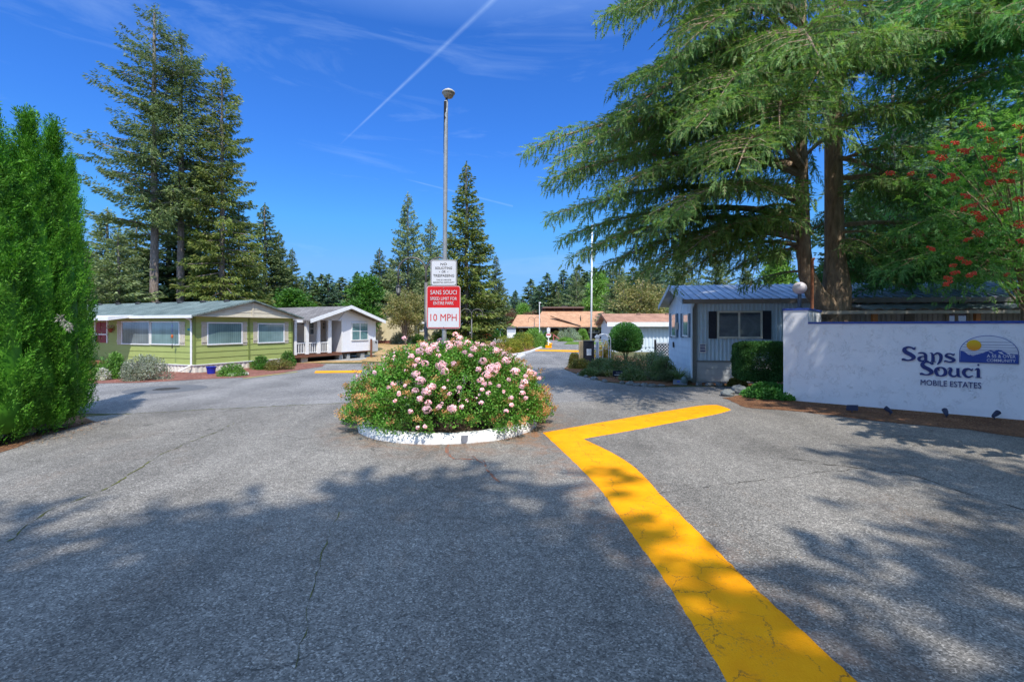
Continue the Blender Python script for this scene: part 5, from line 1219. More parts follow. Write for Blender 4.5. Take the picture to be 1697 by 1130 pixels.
    for px in (1615, 1445):
        h0 = fr.hit('y', -1.7, px, 520)[0]; s = MB(); s.box(h0, h0+.14, -1.76, -1.64, 0, 2.5); s.build('post', mat('wood_orange', (.38, .14, .035), (.30, .10, .03), 8, .6, stretch=(8, 8, 1)), r)
    h0, h1, z0, z1 = frect(fr, 'y', 0, 1566, 1606, 508, 540); window(r, fr, 'y', 0, 0, 0, 0, 0, glassmat('window_reddish', (.05, .02, .025), (.16, .06, .07)), frame=mat('frame_tan', (.30, .24, .18), None, 4, .7), mull=(.45,), fw=.1, rect=(h0, h1, 1.2, z1))
    h0, h1, z0, z1 = frect(fr, 'y', 0, 1498, 1514, 508, 540); s = MB(); fbox(s, 'y', 0, h0, h1, .2, z1, .02, .06); s.build('door', mat('door_taupe', (.20, .17, .14), None, 5, .7), r)
grey_home()
# ---------------------------------------------------------------- things of the clubhouse grounds
def dark_car():
    d = 92.; x, y = (769-HX)/F*d, d; r = thing('parked_car', 'dark blue sedan parked far off behind the speed limit sign', 'car', (x, y, 0), 0)
    M_c = mat('car_paint', (.012, .016, .025), (.015, .02, .03), 3, .2, .6, coat=.6); prof = [(-2.2, .35), (2.25, .35), (2.3, .7), (2.1, .86), (1.2, .98), (.45, 1.45), (-.8, 1.48), (-1.7, 1.05), (-2.25, .95)]
    s = MB()
    ys = [(-.86, .93), (-.8, 1), (.8, 1), (.86, .93)]; k = len(prof)
    for yy, sc in ys: s.v += [(px*(.99 if sc < 1 else 1), yy*(1 if pz < .9 else .84), pz*sc if pz > .9 else pz) for px, pz in prof]
    s.f += [tuple(range(k-1, -1, -1)), tuple(range(3*k, 4*k))]+[(i*k+j, i*k+(j+1) % k, (i+1)*k+(j+1) % k, (i+1)*k+j) for i in range(3) for j in range(k)]
    s.build('body', M_c, r)
    s = MB(); s.prism([(1.05, 1.0), (.42, 1.38), (-.75, 1.41), (-1.5, 1.03)], -.80, -.765, 'y'); s.build('side_window', M_gdark, r)
    for wx in (-1.4, 1.4):
        s = MB(); s.prism([(wx+.34*math.cos(t), .34+.34*math.sin(t)) for t in np.linspace(0, 6, 20)], -.9, -.66, 'y'); w_ = s.build('wheel', M_black, r)
        s = MB(); s.prism([(wx+.2*math.cos(t), .34+.2*math.sin(t)) for t in np.linspace(0, 5.6, 12)], -.92, -.901, 'y'); s.build('rim', mat('rim_grey', (.4, .4, .42), None, 5, .3, metal=.7), w_)
    s = MB(); s.blob((2.2, -.6, .66), (.1, .16, .08), 8, 6); s.build('headlight', M_signback, r)
dark_car()
d = 76.; x, y = (847.5-HX)/F*d, d
bd = thing('white_sign_box', 'white boxed sign board with a small dark roof before the clubhouse hedge', 'sign', (x, y, 0))
s = MB(); s.box(-.68, .68, 0, .5, .3, 1.95); s.build('panel', M_white, bd); s = MB(); s.box(-.85, .85, -.25, .75, 1.95, 2.12); s.build('roof', mat('sign_roof', (.2, .17, .15), None, 5, .8), bd)
s = MB(); s.box(-.62, .62, -.01, -.001, 1.15, 1.8); s.build('upper_field', mat('pale_slate', (.45, .5, .58), None, 4, .6), bd)
d = 78.; x, y = (829-HX)/F*d, d
um = thing('patio_umbrella', 'small turquoise patio umbrella beside the clubhouse hedges', 'umbrella', (x, y, 0))
s = MB(); s.lathe([(0, 2.0), (.35, 1.85), (.62, 1.65), (.6, 1.62), (0, 1.9)], n=8); s.build('canopy', mat('turquoise', (.05, .42, .38), None, 5, .7), um); s = MB(); s.tube([(0, 0, 0), (0, 0, 1.95)], .03, 6); s.build('pole', M_white, um)
d = 47.; x, y = (909-HX)/F*d, d
st = thing('entry_sign', 'small round red and white road sign on a white post at the kerb end', 'sign', (x, y, 0))
s = MB(); s.box(-.04, .04, -.02, .04, 0, 2.0); s.build('post', M_white, st)
s = MB(); s.prism([(.25*math.cos(t), 1.25+.25*math.sin(t)) for t in np.linspace(0, 6, 20)], -.05, -.022, 'y'); h = s.build('disc', M_white, st)
s = MB(); s.box(-.2, .2, -.056, -.0505, 1.2, 1.4); s.build('red_band', mat('faded_red', (.55, .15, .15), None, 5, .6), h)
s = MB(); s.box(-.16, .16, -.05, -.022, 1.55, 1.95); s.build('plate', M_signback, st)
s = MB(); s.box(-.3, .3, -.2, .25, 0, .28); s.build('yellow_base', M_yel, st)
d = 55.; x, y = (894-HX)/F*d, d
o = MB(); o.tube([(0, 0, 0), (0, 0, zat(503, d))], [.06, .045], 8); q = thing('thin_light_pole', 'thin white light pole left of the clubhouse entrance', 'light pole', (x, y, 0)); o.build('pole', M_white, q)
s = MB(); s.blob((.05, 0, zat(502, d)), (.14, .1, .09), 8, 6); s.build('lamp_head', M_white, q)
d = 27.5; x, y = (979-HX)/F*d, d
q = thing('flagpole', 'very tall thin white flagpole rising behind the black gate box', 'flagpole', (x, y, 0)); s = MB(); s.tube([(0, 0, 0), (.05, 0, 4), (.08, 0, 7.8)], [.055, .05, .038], 10); s.build('pole', M_white, q, smooth=True); s = MB(); s.blob((.08, 0, 7.85), (.07, .07, .07), 8, 6); s.build('finial', M_galv, q)
# adirondack-like pink seat / ornament by the arches
d = 72.; x, y = (922-HX)/F*d, d
q = thing('pink_garden_slide', 'pink and red slanted garden ornament among shrubs before the arches', 'ornament', (x, y, 0)); s = MB(); s.add([(-.5, -.1, 1.0), (-.5, .3, 1.0), (.5, .3, .25), (.5, -.1, .25), (-.5, -.1, .9), (-.5, .3, .9), (.5, .3, .15), (.5, -.1, .15)], [(0, 3, 2, 1), (4, 5, 6, 7), (0, 1, 5, 4), (3, 7, 6, 2), (0, 4, 7, 3), (1, 2, 6, 5)]); s.build('ramp', mat('pink_paint', (.7, .15, .18), None, 4, .6), q); s = MB(); s.box(-.45, -.38, -.1, .3, 0, .95); s.build('leg', mat('pink_paint', (.7, .15, .18)), q)
# gate box with wood posts
d = 25.6; x = (975.5-HX)/F*d
q = thing('gate_box', 'tall black gate box with a white paper notice at the drive edge', 'gate box', (x, d, 0))
s = MB(); s.box(-.27, .27, -.15, .3, 0, zat(565.5, d)); s.build('cabinet', mat('box_black', (.012, .014, .022), (.02, .022, .03), 8, .5), q, bevel=.01)
s = MB(); s.box(-.13, .12, -.156, -.1505, .58, .92); s.build('paper_notice', mat('paper_grey', (.5, .55, .62), None, 5, .8), q)
s = MB(); s.box(-.29, .29, -.17, .32, zat(565.5, d), zat(565.5, d)+.03); s.build('lid', M_black, q)
wpst = thing('wood_posts', 'pair of weathered tan wooden posts against the left side of the gate box', 'post', (x-.42, d, 0))
M_wd = mat('weathered_wood', (.42, .33, .2), (.3, .23, .14), 6, .9, .1, stretch=(6, 6, .8)); s = MB(); s.box(-.11, -.015, -.1, 0, 0, 1.32); s.build('post', M_wd, wpst); s = MB(); s.box(.0, .11, -.13, .0, 0, 1.34); s.build('post', M_wd, wpst)
# arched white trellis and lattice stand
d = 27.2; x = (1002-HX)/F*d
q = thing('arched_trellis', 'white metal garden arch with ladder rungs beside the round clipped tree', 'trellis', (x, d, 0)); M_tw = mat('trellis_white', (.62, .66, .7), None, 5, .5)
for k, (a, dy) in enumerate((((-.34, .34), 0), ((-.34, .34), .55))):
    s = MB(); R = .34; zc = zat(553.5, d)-R; s.tube([(-R, dy, 0), (-R, dy, zc)]+[(-R*math.cos(t), dy, zc+R*math.sin(t)) for t in np.linspace(.15, math.pi-.15, 10)]+[(R, dy, zc), (R, dy, 0)], .022, 6); s.build('hoop', M_tw, q)
s = MB()
for z in (.4, .75, 1.1, 1.4):
    for xx in (-.34, .34): s.tube([(xx, 0, z), (xx, .55, z)], .014, 5)
    s.tube([(-.34, 0, z), (.34 if z > 1.3 else -.1, 0, z)], .014, 5)
s.tube([(-.1, 0, 0), (-.1, 0, 1.1)], .018, 5); s.build('rungs', M_tw, q)
q = thing('bird_house_post', 'pale blue post with a small white birdhouse lamp left of the garden arch', 'post', ((989.5-HX)/F*26.6, 26.6, 0))
s = MB(); s.box(-.06, .06, -.06, .06, 0, 1.25); s.build('post', mat('post_pale', (.45, .52, .6), None, 5, .6), q); s = MB(); s.box(-.08, .08, -.08, .08, 1.25, 1.5); s.prism([(-.13, 1.5), (.13, 1.5), (0, 1.66)], -.12, .12, 'y'); s.build('house_box', M_white, q)
s = MB()
for zz in (.35, .6, .85, 1.1): s.box(-.4, -.06, -.02, .02, zz-.015, zz+.015)
s.box(-.4, -.37, -.02, .02, 0, 1.2); s.build('ladder_arm', M_tw, q)
# diamond lattice between the homes
d = 26.0; x0, x1 = (1087-HX)/F*d, (1109-HX)/F*d; q = thing('lattice_panel', 'white diamond lattice screen at the back corner of the blue grey home', 'lattice', (x0, d, 0)); z0, z1 = .5, zat(569, d)
s = MB(); s.box(-.08, .0, -.05, .05, 0, z1+.2); s.build('post', mat('post_brown', (.08, .06, .05), None, 4, .8), q)
s = MB(); wv = x1-x0; hgt = z1-z0; st_ = .17; k = -hgt
while k < wv:
    for sg_ in (1, -1):
        pts = []
        for t in (0, 1):
            xx = k+hgt*t; zz = z0+hgt*t if sg_ > 0 else z1-hgt*t; pts.append((xx, zz))
        (xa, za), (xb, zb2) = pts
        f0 = max(0, (0-xa)/(xb-xa)); f1 = min(1, (wv-xa)/(xb-xa))
        if f1 > f0: s.tube([(xa+(xb-xa)*f0, .01*sg_, za+(zb2-za)*f0), (xa+(xb-xa)*f1, .01*sg_, za+(zb2-za)*f1)], .018, 4)
    k += st_
s.box(0, wv, -.03, .03, z1, z1+.05); s.build('lattice', M_white, q)
s = MB(); s.box(0, wv, .08, .12, 0, z1-.02); s.build('backing', mat('lattice_dark', (.05, .055, .06), None, 4, .9), q)
# small sale sign and number slab
x, y = G(1028, 627.5); q = thing('small_yard_sign', 'small dark navy yard sign with pale lettering in the long grass', 'sign', (x, y, 0)); M_nv = mat('sign_navy', (.012, .02, .05), None, 4, .5)
s = MB(); s.box(-.3, .3, -.012, .012, .1, .32); s.build('board', M_nv, q); s = MB(); s.box(-.2, -.18, -.01, .01, 0, .1); s.box(.18, .2, -.01, .01, 0, .1); s.build('stakes', M_nv, q)
text('lettering', 'FOR SALE', q, M_signback, -.17, .225, .34, .045, -.014, .003); s = MB(); s.box(-.24, .13, -.016, -.0125, .14, .175); s.build('text_bar', M_signback, q)
x, y = G(1127, 637); q = thing('number_slab', 'low slanted grey slab with blue marks lying at the asphalt edge', 'slab', (x, y, 0), 4)
s = MB(); s.add([(-.32, -.14, .03), (.2, -.14, .03), (.36, .2, .16), (-.16, .2, .16), (-.32, -.14, -.02), (.2, -.14, -.02), (.36, .2, .1), (-.16, .2, .1)], [(0, 1, 2, 3), (4, 7, 6, 5), (0, 4, 5, 1), (1, 5, 6, 2), (2, 6, 7, 3), (3, 7, 4, 0)]); s.build('slab', mat('slate', (.16, .19, .24), (.2, .23, .28), 5, .7), q)
s = MB(); s.add([(-.12, -.02, .08), (-.02, -.02, .08), (.02, .08, .12), (-.08, .08, .12)], [(0, 1, 2, 3)]); s.add([(.04, -.02, .08), (.14, -.02, .08), (.18, .08, .12), (.08, .08, .12)], [(0, 1, 2, 3)]); s.build('blue_marks', mat('mark_blue', (.02, .08, .45), None, 5, .6), q)
# ================================================================== TREES
M_fir = leafmat('fir_needles', [(.05, .08, .03), (.08, .12, .045), (.12, .16, .06), (.16, .18, .07)], .28, .35)
M_fir2 = leafmat('fir_needles_olive', [(.06, .09, .02), (.10, .14, .03), (.15, .18, .045), (.2, .2, .06)], .3, .35)
M_firb = leafmat('fir_needles_blue', [(.05, .09, .055), (.075, .125, .075), (.10, .16, .09)], .25, .2)
M_firp = leafmat('fir_needles_pale', [(.10, .14, .06), (.15, .19, .08), (.2, .24, .11)], .3, .3)
M_lime = leafmat('leaf_lime', [(.09, .19, .03), (.14, .26, .05), (.2, .32, .07)], .35, .6)
M_green = leafmat('leaf_green', [(.03, .09, .015), (.05, .14, .02), (.09, .19, .03)], .3, .6)
M_olive = leafmat('leaf_olive', [(.12, .13, .04), (.19, .18, .06), (.25, .2, .09), (.1, .14, .04)], .3, .6)
M_copper = leafmat('leaf_copper', [(.13, .10, .035), (.10, .12, .03), (.19, .12, .05), (.07, .1, .03)], .25, .9)
M_maroon = leafmat('leaf_maroon', [(.10, .05, .03), (.15, .07, .045), (.08, .07, .03)], .25, .9)
K_spire = conifer_kind('spire', 11, 20, 3.9, .8, 60, 8, 90, .48, .2, M_fir, .28, droop=.34, power=.85, irreg=.3)
K_doug = conifer_kind('doug', 12, 26, 5.2, 9.0, 48, 6, 230, .40, .10, M_fir, .36, droop=.05, power=.62, irreg=.55, gap=.3, curl=.1)
K_dougb = conifer_kind('dougb', 13, 26, 3.6, 11.2, 48, 6, 190, .38, .095, M_fir, .30, droop=.12, power=.6, irreg=.55, gap=.28, curl=.1)
K_weep = conifer_kind('weep', 14, 24, 3.4, 1.5, 60, 7, 160, .42, .115, M_fir2, .28, droop=.42, power=.55, irreg=.5, gap=.1)
K_far = conifer_kind('far', 15, 18, 4.0, .6, 34, 8, 34, 1.0, .5, M_firb, .2, droop=.3, power=.85, irreg=.3)
K_mid = conifer_kind('mid', 16, 18, 4.2, .8, 52, 8, 95, .46, .19, M_fir, .25, droop=.2, power=.8, irreg=.5, gap=.05)
K_round = broad_kind('round', 17, 8, 3.0, 1.0, 46, 7600, .26, .13, M_copper)
K_pyr = broad_kind('pyr', 18, 8, 2.6, .2, 50, 8000, .3, .12, M_green, pyr=1.0)
def T(kind, name, label, px, d, ytop, rz=0, group=None, wide=1.0, leafm=None):
    return kind.place(name, label, (px-HX)/F*d, d, zat(ytop, d), rz, group, wide, leafm)
# the three tall firs behind the green home, and what fills in under them
T(K_doug, 'fir_tree', 'tallest broad dark fir with a bare lower trunk, left of the three tall firs', 256, 40, 12, 20, wide=.86)
T(K_dougb, 'fir_tree', 'tall narrow fir with a straight bare pale trunk, middle of the three tall firs', 300, 41, 52, 0)
T(K_weep, 'fir_tree', 'drooping olive fir clothed in boughs almost to the ground, right of the three tall firs', 368, 41, 106, 200, wide=.86)
T(K_mid, 'fir_tree', 'grey green spreading fir low on the left, just beside the tall hedge', 196, 37, 385, 0, wide=1.5, leafm=M_firp)
T(K_mid, 'fir_tree', 'dark fir filling in behind the leftmost bare trunk', 178, 52, 345, 60, wide=1.3)
T(K_spire, 'fir_tree', 'dark green fir standing between the two bare trunks', 280, 50, 300, 40, wide=1.4)
T(K_spire, 'fir_tree', 'dark fir between the middle bare trunk and the drooping olive fir', 327, 52, 270, 80, wide=1.25)
T(K_mid, 'fir_tree', 'low dark fir showing left of the first bare trunk, behind the grey green one', 226, 48, 362, 130, wide=1.3)
T(K_weep, 'fir_tree', 'olive green fir with hanging boughs just right of the drooping tall fir', 396, 44, 340, 30, wide=1.3, leafm=M_fir2)
T(K_spire, 'fir_tree', 'pointed dark fir right behind the green home gable, highest of its small group', 439, 58, 338, 10, wide=1.25)
T(K_spire, 'fir_tree', 'pointed fir second from left in the small group behind the gable', 462, 62, 383, 50, wide=1.1)
T(K_spire, 'fir_tree', 'lowest pointed fir at the right end of the group behind the gable', 484, 64, 412, 90, wide=1.1)
T(K_pyr, 'cedar_tree', 'bright green rounded evergreen above the white home roof', 487, 50, 468, 0, wide=1.7, leafm=M_green)
T(K_pyr, 'cedar_tree', 'bright green pyramid evergreen beside the dark lamp arm', 606, 58, 443, 60, wide=1.3, leafm=M_green)
T(K_spire, 'fir_tree', 'bushy fir rising behind the bright green pyramid evergreen', 629, 72, 412, 20, wide=1.35, leafm=M_fir)
T(K_spire, 'fir_tree', 'slim fir between the bushy fir and the tall fir left of the pole', 650, 74, 428, 20, wide=1.1, leafm=M_fir)
T(K_mid, 'fir_tree', 'tall ragged fir left of the lamp pole with an open crown', 676, 68, 320, 33, wide=.78)
T(K_mid, 'fir_tree', 'shorter fir directly behind the lamp pole', 714, 76, 362, 99, wide=.9)
T(K_spire, 'fir_tree', 'tall pointed fir right of the lamp pole, highest of the middle group', 773, 60, 270, 0, wide=1.05, leafm=M_fir2)
T(K_spire, 'fir_tree', 'dense fir filling in between the lamp pole and the tall pointed fir', 742, 72, 420, 140, wide=1.3)
T(K_spire, 'fir_tree', 'twin topped lone fir standing in the gap right of the tall pointed fir', 822, 85, 423, 66, wide=1.1)
T(K_round, 'maple_tree', 'yellow olive leafy tree behind the cream home and lantern', 672, 56, 472, 10, wide=1.0, leafm=M_olive)
T(K_round, 'maple_tree', 'large copper and green leafy tree behind the brown roofed white home', 1061, 54, 450, 10, wide=1.15, leafm=M_copper)
T(K_round, 'plum_tree', 'dark reddish leafy tree beside the left end of the clubhouse roof', 845, 97, 509, 40, wide=1.15, leafm=M_maroon)
T(K_round, 'plum_tree', 'low reddish tree behind the left clubhouse roof', 880, 104, 511, 80, wide=1.2, leafm=M_maroon)
T(K_pyr, 'cedar_tree', 'small bright green cone tree above the left clubhouse roof', 867, 112, 497, 10, wide=1.2, leafm=M_lime)
T(K_pyr, 'cedar_tree', 'pale lime shrubby tree left of the reddish tree', 836, 118, 506, 50, wide=1.3, leafm=M_lime)
T(K_round, 'leafy_tree', 'small green tree left of the pale blue house', 779, 100, 518, 50, wide=.8, leafm=M_green)
T(K_pyr, 'cedar_tree', 'tall lime green column evergreen behind the clubhouse roof', 992, 96, 438, 90, wide=.9, leafm=M_lime)
T(K_spire, 'fir_tree', 'pale fir with hanging boughs behind the roof clerestory', 925, 108, 482, 10, wide=1.3, leafm=M_firp)
# distant line of conifers
far = [(-10, 420), (30, 400), (90, 410), (130, 395), (500, 462), (513, 452), (522, 466), (533, 456), (545, 455), (558, 470), (567, 460), (580, 468), (592, 452), (608, 470), (640, 450), (690, 455), (705, 440), (728, 470), (750, 455), (790, 462), (801, 470), (812, 488), (838, 492), (853, 486), (866, 494), (880, 464), (893, 474), (907, 454),
       (922, 468), (934, 448), (948, 455), (960, 441), (972, 452), (984, 444), (1001, 448), (1015, 440), (1032, 452), (1049, 444), (1066, 436), (1084, 445), (1101, 430), (1118, 440), (1240, 452), (1300, 455), (1335, 460)]
rn = random.Random(8)
for i, (px, yt) in enumerate(far):
    near = 875 < px < 1130
    T(K_far, 'distant_fir', 'blue green conifer in the far treeline behind the clubhouse' if near else 'distant blue green conifer in the far treeline left of the clubhouse' if px < 875 else 'distant conifer seen over the blue grey home roof', px, rn.uniform(118, 142), yt, rn.uniform(0, 360), 'distant treeline conifers', rn.uniform(1.3, 1.9), [M_firb, M_fir, M_firb][i % 3])
for i in range(24):
    px = 140+i*34; T(K_far, 'distant_fir', 'low conifer at the back of the far treeline', px, rn.uniform(165, 190), rn.uniform(478, 492), rn.uniform(0, 360), 'back row treeline conifers', 1.5, M_firb)
# behind the blue grey home and the wall
T(K_mid, 'fir_tree', 'mid green fir between the lime column and the copper tree', 1026, 84, 428, 40, wide=1.1, leafm=M_fir)
T(K_mid, 'fir_tree', 'tall dark fir rising directly behind the copper tree', 1078, 76, 402, 140, wide=1.1, leafm=M_firb)
T(K_mid, 'fir_tree', 'grey green fir behind the clubhouse ridge, right of the pale fir', 955, 106, 446, 240, wide=1.1, leafm=M_firp)
T(K_mid, 'fir_tree', 'pale grey green fir behind the left end of the blue grey home', 1133, 66, 396, 10, wide=1.0, leafm=M_firp)
T(K_mid, 'fir_tree', 'pale fir with layered boughs over the blue grey home roof', 1186, 62, 392, 70, wide=1.0, leafm=M_firp)
T(K_pyr, 'cedar_tree', 'sunlit lime green tree over the blue grey home roof, left of the trunk', 1288, 46, 398, 0, wide=.85, leafm=M_lime)
T(K_spire, 'fir_tree', 'small dark fir between the pale fir and the lime green tree', 1236, 66, 425, 0, wide=1.0, leafm=M_fir)
for px, yt, lab, km in ((1425, 300, 'dark fir just right of the big cedar trunk, behind the roof', M_firb), (1480, 130, 'tall blue green fir behind the carport, second right of the trunk', M_firb), (1545, 100, 'tall dark fir behind the rowan tree', M_fir), (1615, 110, 'dark fir behind the berries, near the right edge', M_firb), (1700, 120, 'dark fir at the far right behind the rowan', M_fir), (1390, 380, 'low fir directly behind the cedar trunk', M_firb)):
    T(K_mid, 'fir_tree', lab, px, rn.uniform(40, 48), yt, rn.uniform(0, 360), wide=1.25, leafm=km)

# ---- big weeping cedar with two trunks beside the wall
M_ced = leafmat('cedar_spray', [(.05, .105, .03), (.08, .165, .042), (.115, .21, .052), (.165, .26, .07), (.11, .09, .045)], .38, .45)
def weeping(seed, trunks, limbs, spray_l=.22, dens=1.0):
    """limbs: list of (base xyz, azimuth, length, rise, droop). returns foliage verts and branch mesh"""
    r = rng(seed); B = MB(); out = []
    for (bx, by, bz), az, Lb, rise, dr in limbs:
        dv = np.array([math.cos(az), math.sin(az), 0]); bend = r.uniform(-.25, .25); sv = np.array([-dv[1], dv[0], 0])
        def pt(t): t = np.asarray(t)[..., None]; return np.array([bx, by, bz])+dv*Lb*t+sv*bend*Lb*t*t*.5+np.array([0, 0, 1.0])*Lb*(rise*t-dr*t**2.2)
        ts = np.linspace(0, 1, 9); pts = pt(ts); rad = [(.014*Lb+.015)*(1-t)+.006 for t in ts]; B.tube([tuple(p) for p in pts], rad, 5, False)
        t0 = .16 if Lb < 5 else .26; n = max(6, int(Lb*6.0*dens)); t = t0+(1-t0)*(np.arange(n)+r.random(n))/n; sg = np.where(np.arange(n) % 2 == 0, 1, -1); base = pt(t)
        ll = np.clip((.38*Lb*(1-t)**.8+.35)*r.uniform(.6, 1.2, n), .25, 2.3); fw = r.uniform(.45, .8, n)
        ld = unit(dv*fw[:, None]+sv*sg[:, None]*(1-fw*.45)[:, None]+np.array([0, 0, .05])+r.normal(size=(n, 3))*.08)
        for i in range(n):
            m = max(4, int(ll[i]*17*dens)); s = (np.arange(m)+r.random(m))/m
            q = base[i]+ld[i]*ll[i]*s[:, None]; q[:, 2] -= ll[i]*.42*s**1.8
            if ll[i] > .8: B.tube([tuple(base[i]), tuple(q[len(q)//2]), tuple(q[-1])], [.012, .008, .003], 3, False)
            # flat sprays on both sides of the branchlet, plus hanging tassels
            side = unit(np.cross(ld[i], [0, 0, 1.0])); k = np.where(r.random(m) < .5, 1, -1)
            d1 = unit(ld[i]*.75+side*k[:, None]*.8+np.array([0, 0, -.28])+r.normal(size=(m, 3))*.2)
            out.append((q, d1, .45)); hang = r.random(m) < .68
            qq = q[hang]; d2 = unit(np.array([0, 0, -1.0])+ld[i]*.35+r.normal(size=(len(qq), 3))*.25)
            drop = r.uniform(0, .24, len(qq))*(1 if Lb > 3 else .5)
            out.append((qq+d2*drop[:, None]*.6, d2, .1)); q3 = qq+d2*drop[:, None]*1.4; out.append((q3, unit(d2+r.normal(size=q3.shape)*.2), .1))
    V = []
    for q, d, fl in out:
        if not len(q): continue
        s = sidevec(d, r, fl); L = spray_l*r.uniform(.6, 1.3, len(q))
        V.append(diamonds(q, d, s, L*1.1, L*.10))
        for sg in (1, -1):
            for off, k in ((.05, .34), (.33, .30), (.6, .24)):
                V.append(diamonds(q+d*L[:, None]*off, unit(d*.85+s*sg*.5), unit(s*.85-d*sg*.5), L*k, L*.075))
    T_ = MB()
    for pts, rad in trunks: T_.tube(pts, rad, 14)
    return np.concatenate(V), T_, B
CX, CY = 10.85, 16.2
M_cbark = mat('cedar_bark', (.42, .31, .21), (.22, .16, .11), 4, .95, .1, bump=1.0, bscale=10, stretch=(3, 3, .7), bdist=.05)
ced = thing('weeping_cedar', 'huge green weeping cedar with twin trunks spreading over the drive behind the wall', 'tree', (CX, CY, 0))
def big_cedar():
    rn = random.Random(31); a = [(0, 0, -.2), (-.02, 0, .8), (-.03, 0, 2.0), (.05, 0, 3.4), (.05, .1, 4.5), (0, .1, 8), (-.05, .1, 13), (0, 0, 19)]; ra = [.62, .5, .46, .42, .3, .26, .2, .04]
    b = [(-.05, -.05, 2.2), (-.3, -.1, 2.75), (-.75, -.15, 3.15), (-1.05, -.15, 3.8), (-1.12, -.1, 4.6), (-1.15, 0, 8), (-1.1, 0, 12), (-1.0, 0, 17)]; rb = [.3, .33, .3, .25, .22, .18, .12, .03]
    limbs = []
    L = lambda z: 10.2*max(.08, 1-max(0, z-8.0)/13.5)*(1 if z > 5.5 else .9)
    for i in range(76):
        z = 3.9+rn.random()**1.25*14.5; left = rn.random() < .5; az = math.radians(rn.uniform(0, 360)); bx = -1.12 if math.cos(az) < -.1 else .02
        dx, dy = math.cos(az), math.sin(az); ln = L(z)*rn.uniform(.5, .98)
        if dx > .2: ln *= .75
        if dy > .5: ln *= .62
        # keep a window of sky either side of the trunks, as in the photograph
        if z < 9.0 and dy < -.2 and abs(dx) < .8: continue
        if z < 7 and dx < .3: ln *= .4
        limbs.append(((bx, 0, z), az, ln, rn.uniform(.02, .22), rn.uniform(.26, .46)))
    # named reaches of the outline on the left: pixel of the tip, distance, start height
    for px, py, d, z0 in ((892, 226, 13.6, 8.6), (905, 300, 14.5, 7.4), (912, 350, 16.5, 6.6), (930, 395, 15.5, 5.8), (940, 262, 12.5, 8.8), (985, 330, 13, 7.2), (960, 420, 14, 5.4), (1000, 30, 12, 12.2), (1042, 128, 13.2, 10.6), (1075, 8, 11, 12.2), (1010, 440, 15, 5.2), (1060, 455, 14, 5.0), (1100, 230, 10.2, 8.4), (1150, 300, 9.6, 7.4), (1050, 380, 11.6, 6.2), (1130, 420, 13, 5.3), (1225, 478, 14.6, 6.0), (1110, 470, 15, 4.8), (1045, 190, 12, 10), (1090, 120, 11.5, 10.5), (1180, 60, 10, 11), (1260, 120, 9.5, 10), (1160, 180, 10.5, 9.5), (1220, 240, 10.5, 8.5), (990, 200, 16.5, 9.6), (1040, 260, 17.5, 8.6), (1120, 60, 13, 12.5)):
        tip = P(px, py, d); bx = CX-1.12; v = Vector((tip.x-bx, tip.y-CY, 0)); Lb = v.length; rise = .16; dr = (z0+rise*Lb-tip.z)/Lb
        limbs.append(((-1.12, 0, z0), math.atan2(v.y, v.x), Lb, rise, max(.02, dr)))
    for px, py, d, z0 in ((1440, 60, 10.5, 9.5), (1530, 60, 11.5, 10.5), (1480, 300, 13.4, 6.5), (1450, 420, 14.3, 4.9), (1530, 440, 14.6, 5.2), (1500, 180, 12.5, 8.5), (1590, 330, 14.5, 7), (1400, 130, 10.5, 9.5), (1620, 180, 13.5, 9), (1480, 470, 14.8, 4.6), (1550, 250, 13.5, 7.6)):
        tip = P(px, py, d); v = Vector((tip.x-CX, tip.y-CY, 0)); Lb = v.length; rise = .16; dr = (z0+rise*Lb-tip.z)/max(Lb, .1)
        limbs.append(((.02, 0, z0), math.atan2(v.y, v.x), Lb, rise, max(.02, dr)))
    V, T_, B = weeping(32, [(a, ra), (b, rb)], limbs)
    V = V.reshape(-1, 4, 3); keep = V[:, :, 2].min(1) > 2.75; V = V[keep].reshape(-1, 3)
    link_mesh('crown', V, np.arange(len(V)).reshape(-1, 4), M_ced, ced); T_.build('trunk', M_cbark, ced, smooth=True); B.build('branches', M_cbark, ced)
big_cedar()
# ---- second cedar, its boughs coming in from the upper right
def second_cedar(name, label, x, y, h, seed, n=120, R=7.5, zb=3.5, dens=.75, m=None, reach=()):
    rn = random.Random(seed); root = thing(name, label, 'tree', (x, y, 0)); limbs = []
    for i in range(n):
        z = zb+rn.random()**1.2*(h-zb-1); az = rn.uniform(0, 6.283); ln = R*max(.1, 1-max(0, z-zb-2)/(h-zb))*rn.uniform(.55, 1)
        limbs.append(((0, 0, z), az, ln, rn.uniform(.02, .2), rn.uniform(.22, .4)))
    for px, py, d, z0 in reach:
        tip = P(px, py, d); v = Vector((tip.x-x, tip.y-y, 0)); Lb = v.length; limbs.append(((0, 0, z0), math.atan2(v.y, v.x), Lb, .16, max(.02, (z0+.16*Lb-tip.z)/Lb)))
    V, T_, B = weeping(seed+1, [([(0, 0, -.2), (.05, 0, 2), (0, .1, h*.5), (0, 0, h)], [.55, .45, .3, .04])], limbs, .28, dens)
    link_mesh('crown', V, np.arange(len(V)).reshape(-1, 4), m or M_ced, root); T_.build('trunk', M_cbark, root, smooth=True); B.build('branches', M_cbark, root); return root
M_ced2 = leafmat('cedar_spray_blue', [(.07, .18, .06), (.10, .24, .08), (.15, .31, .11)], .42, .45)
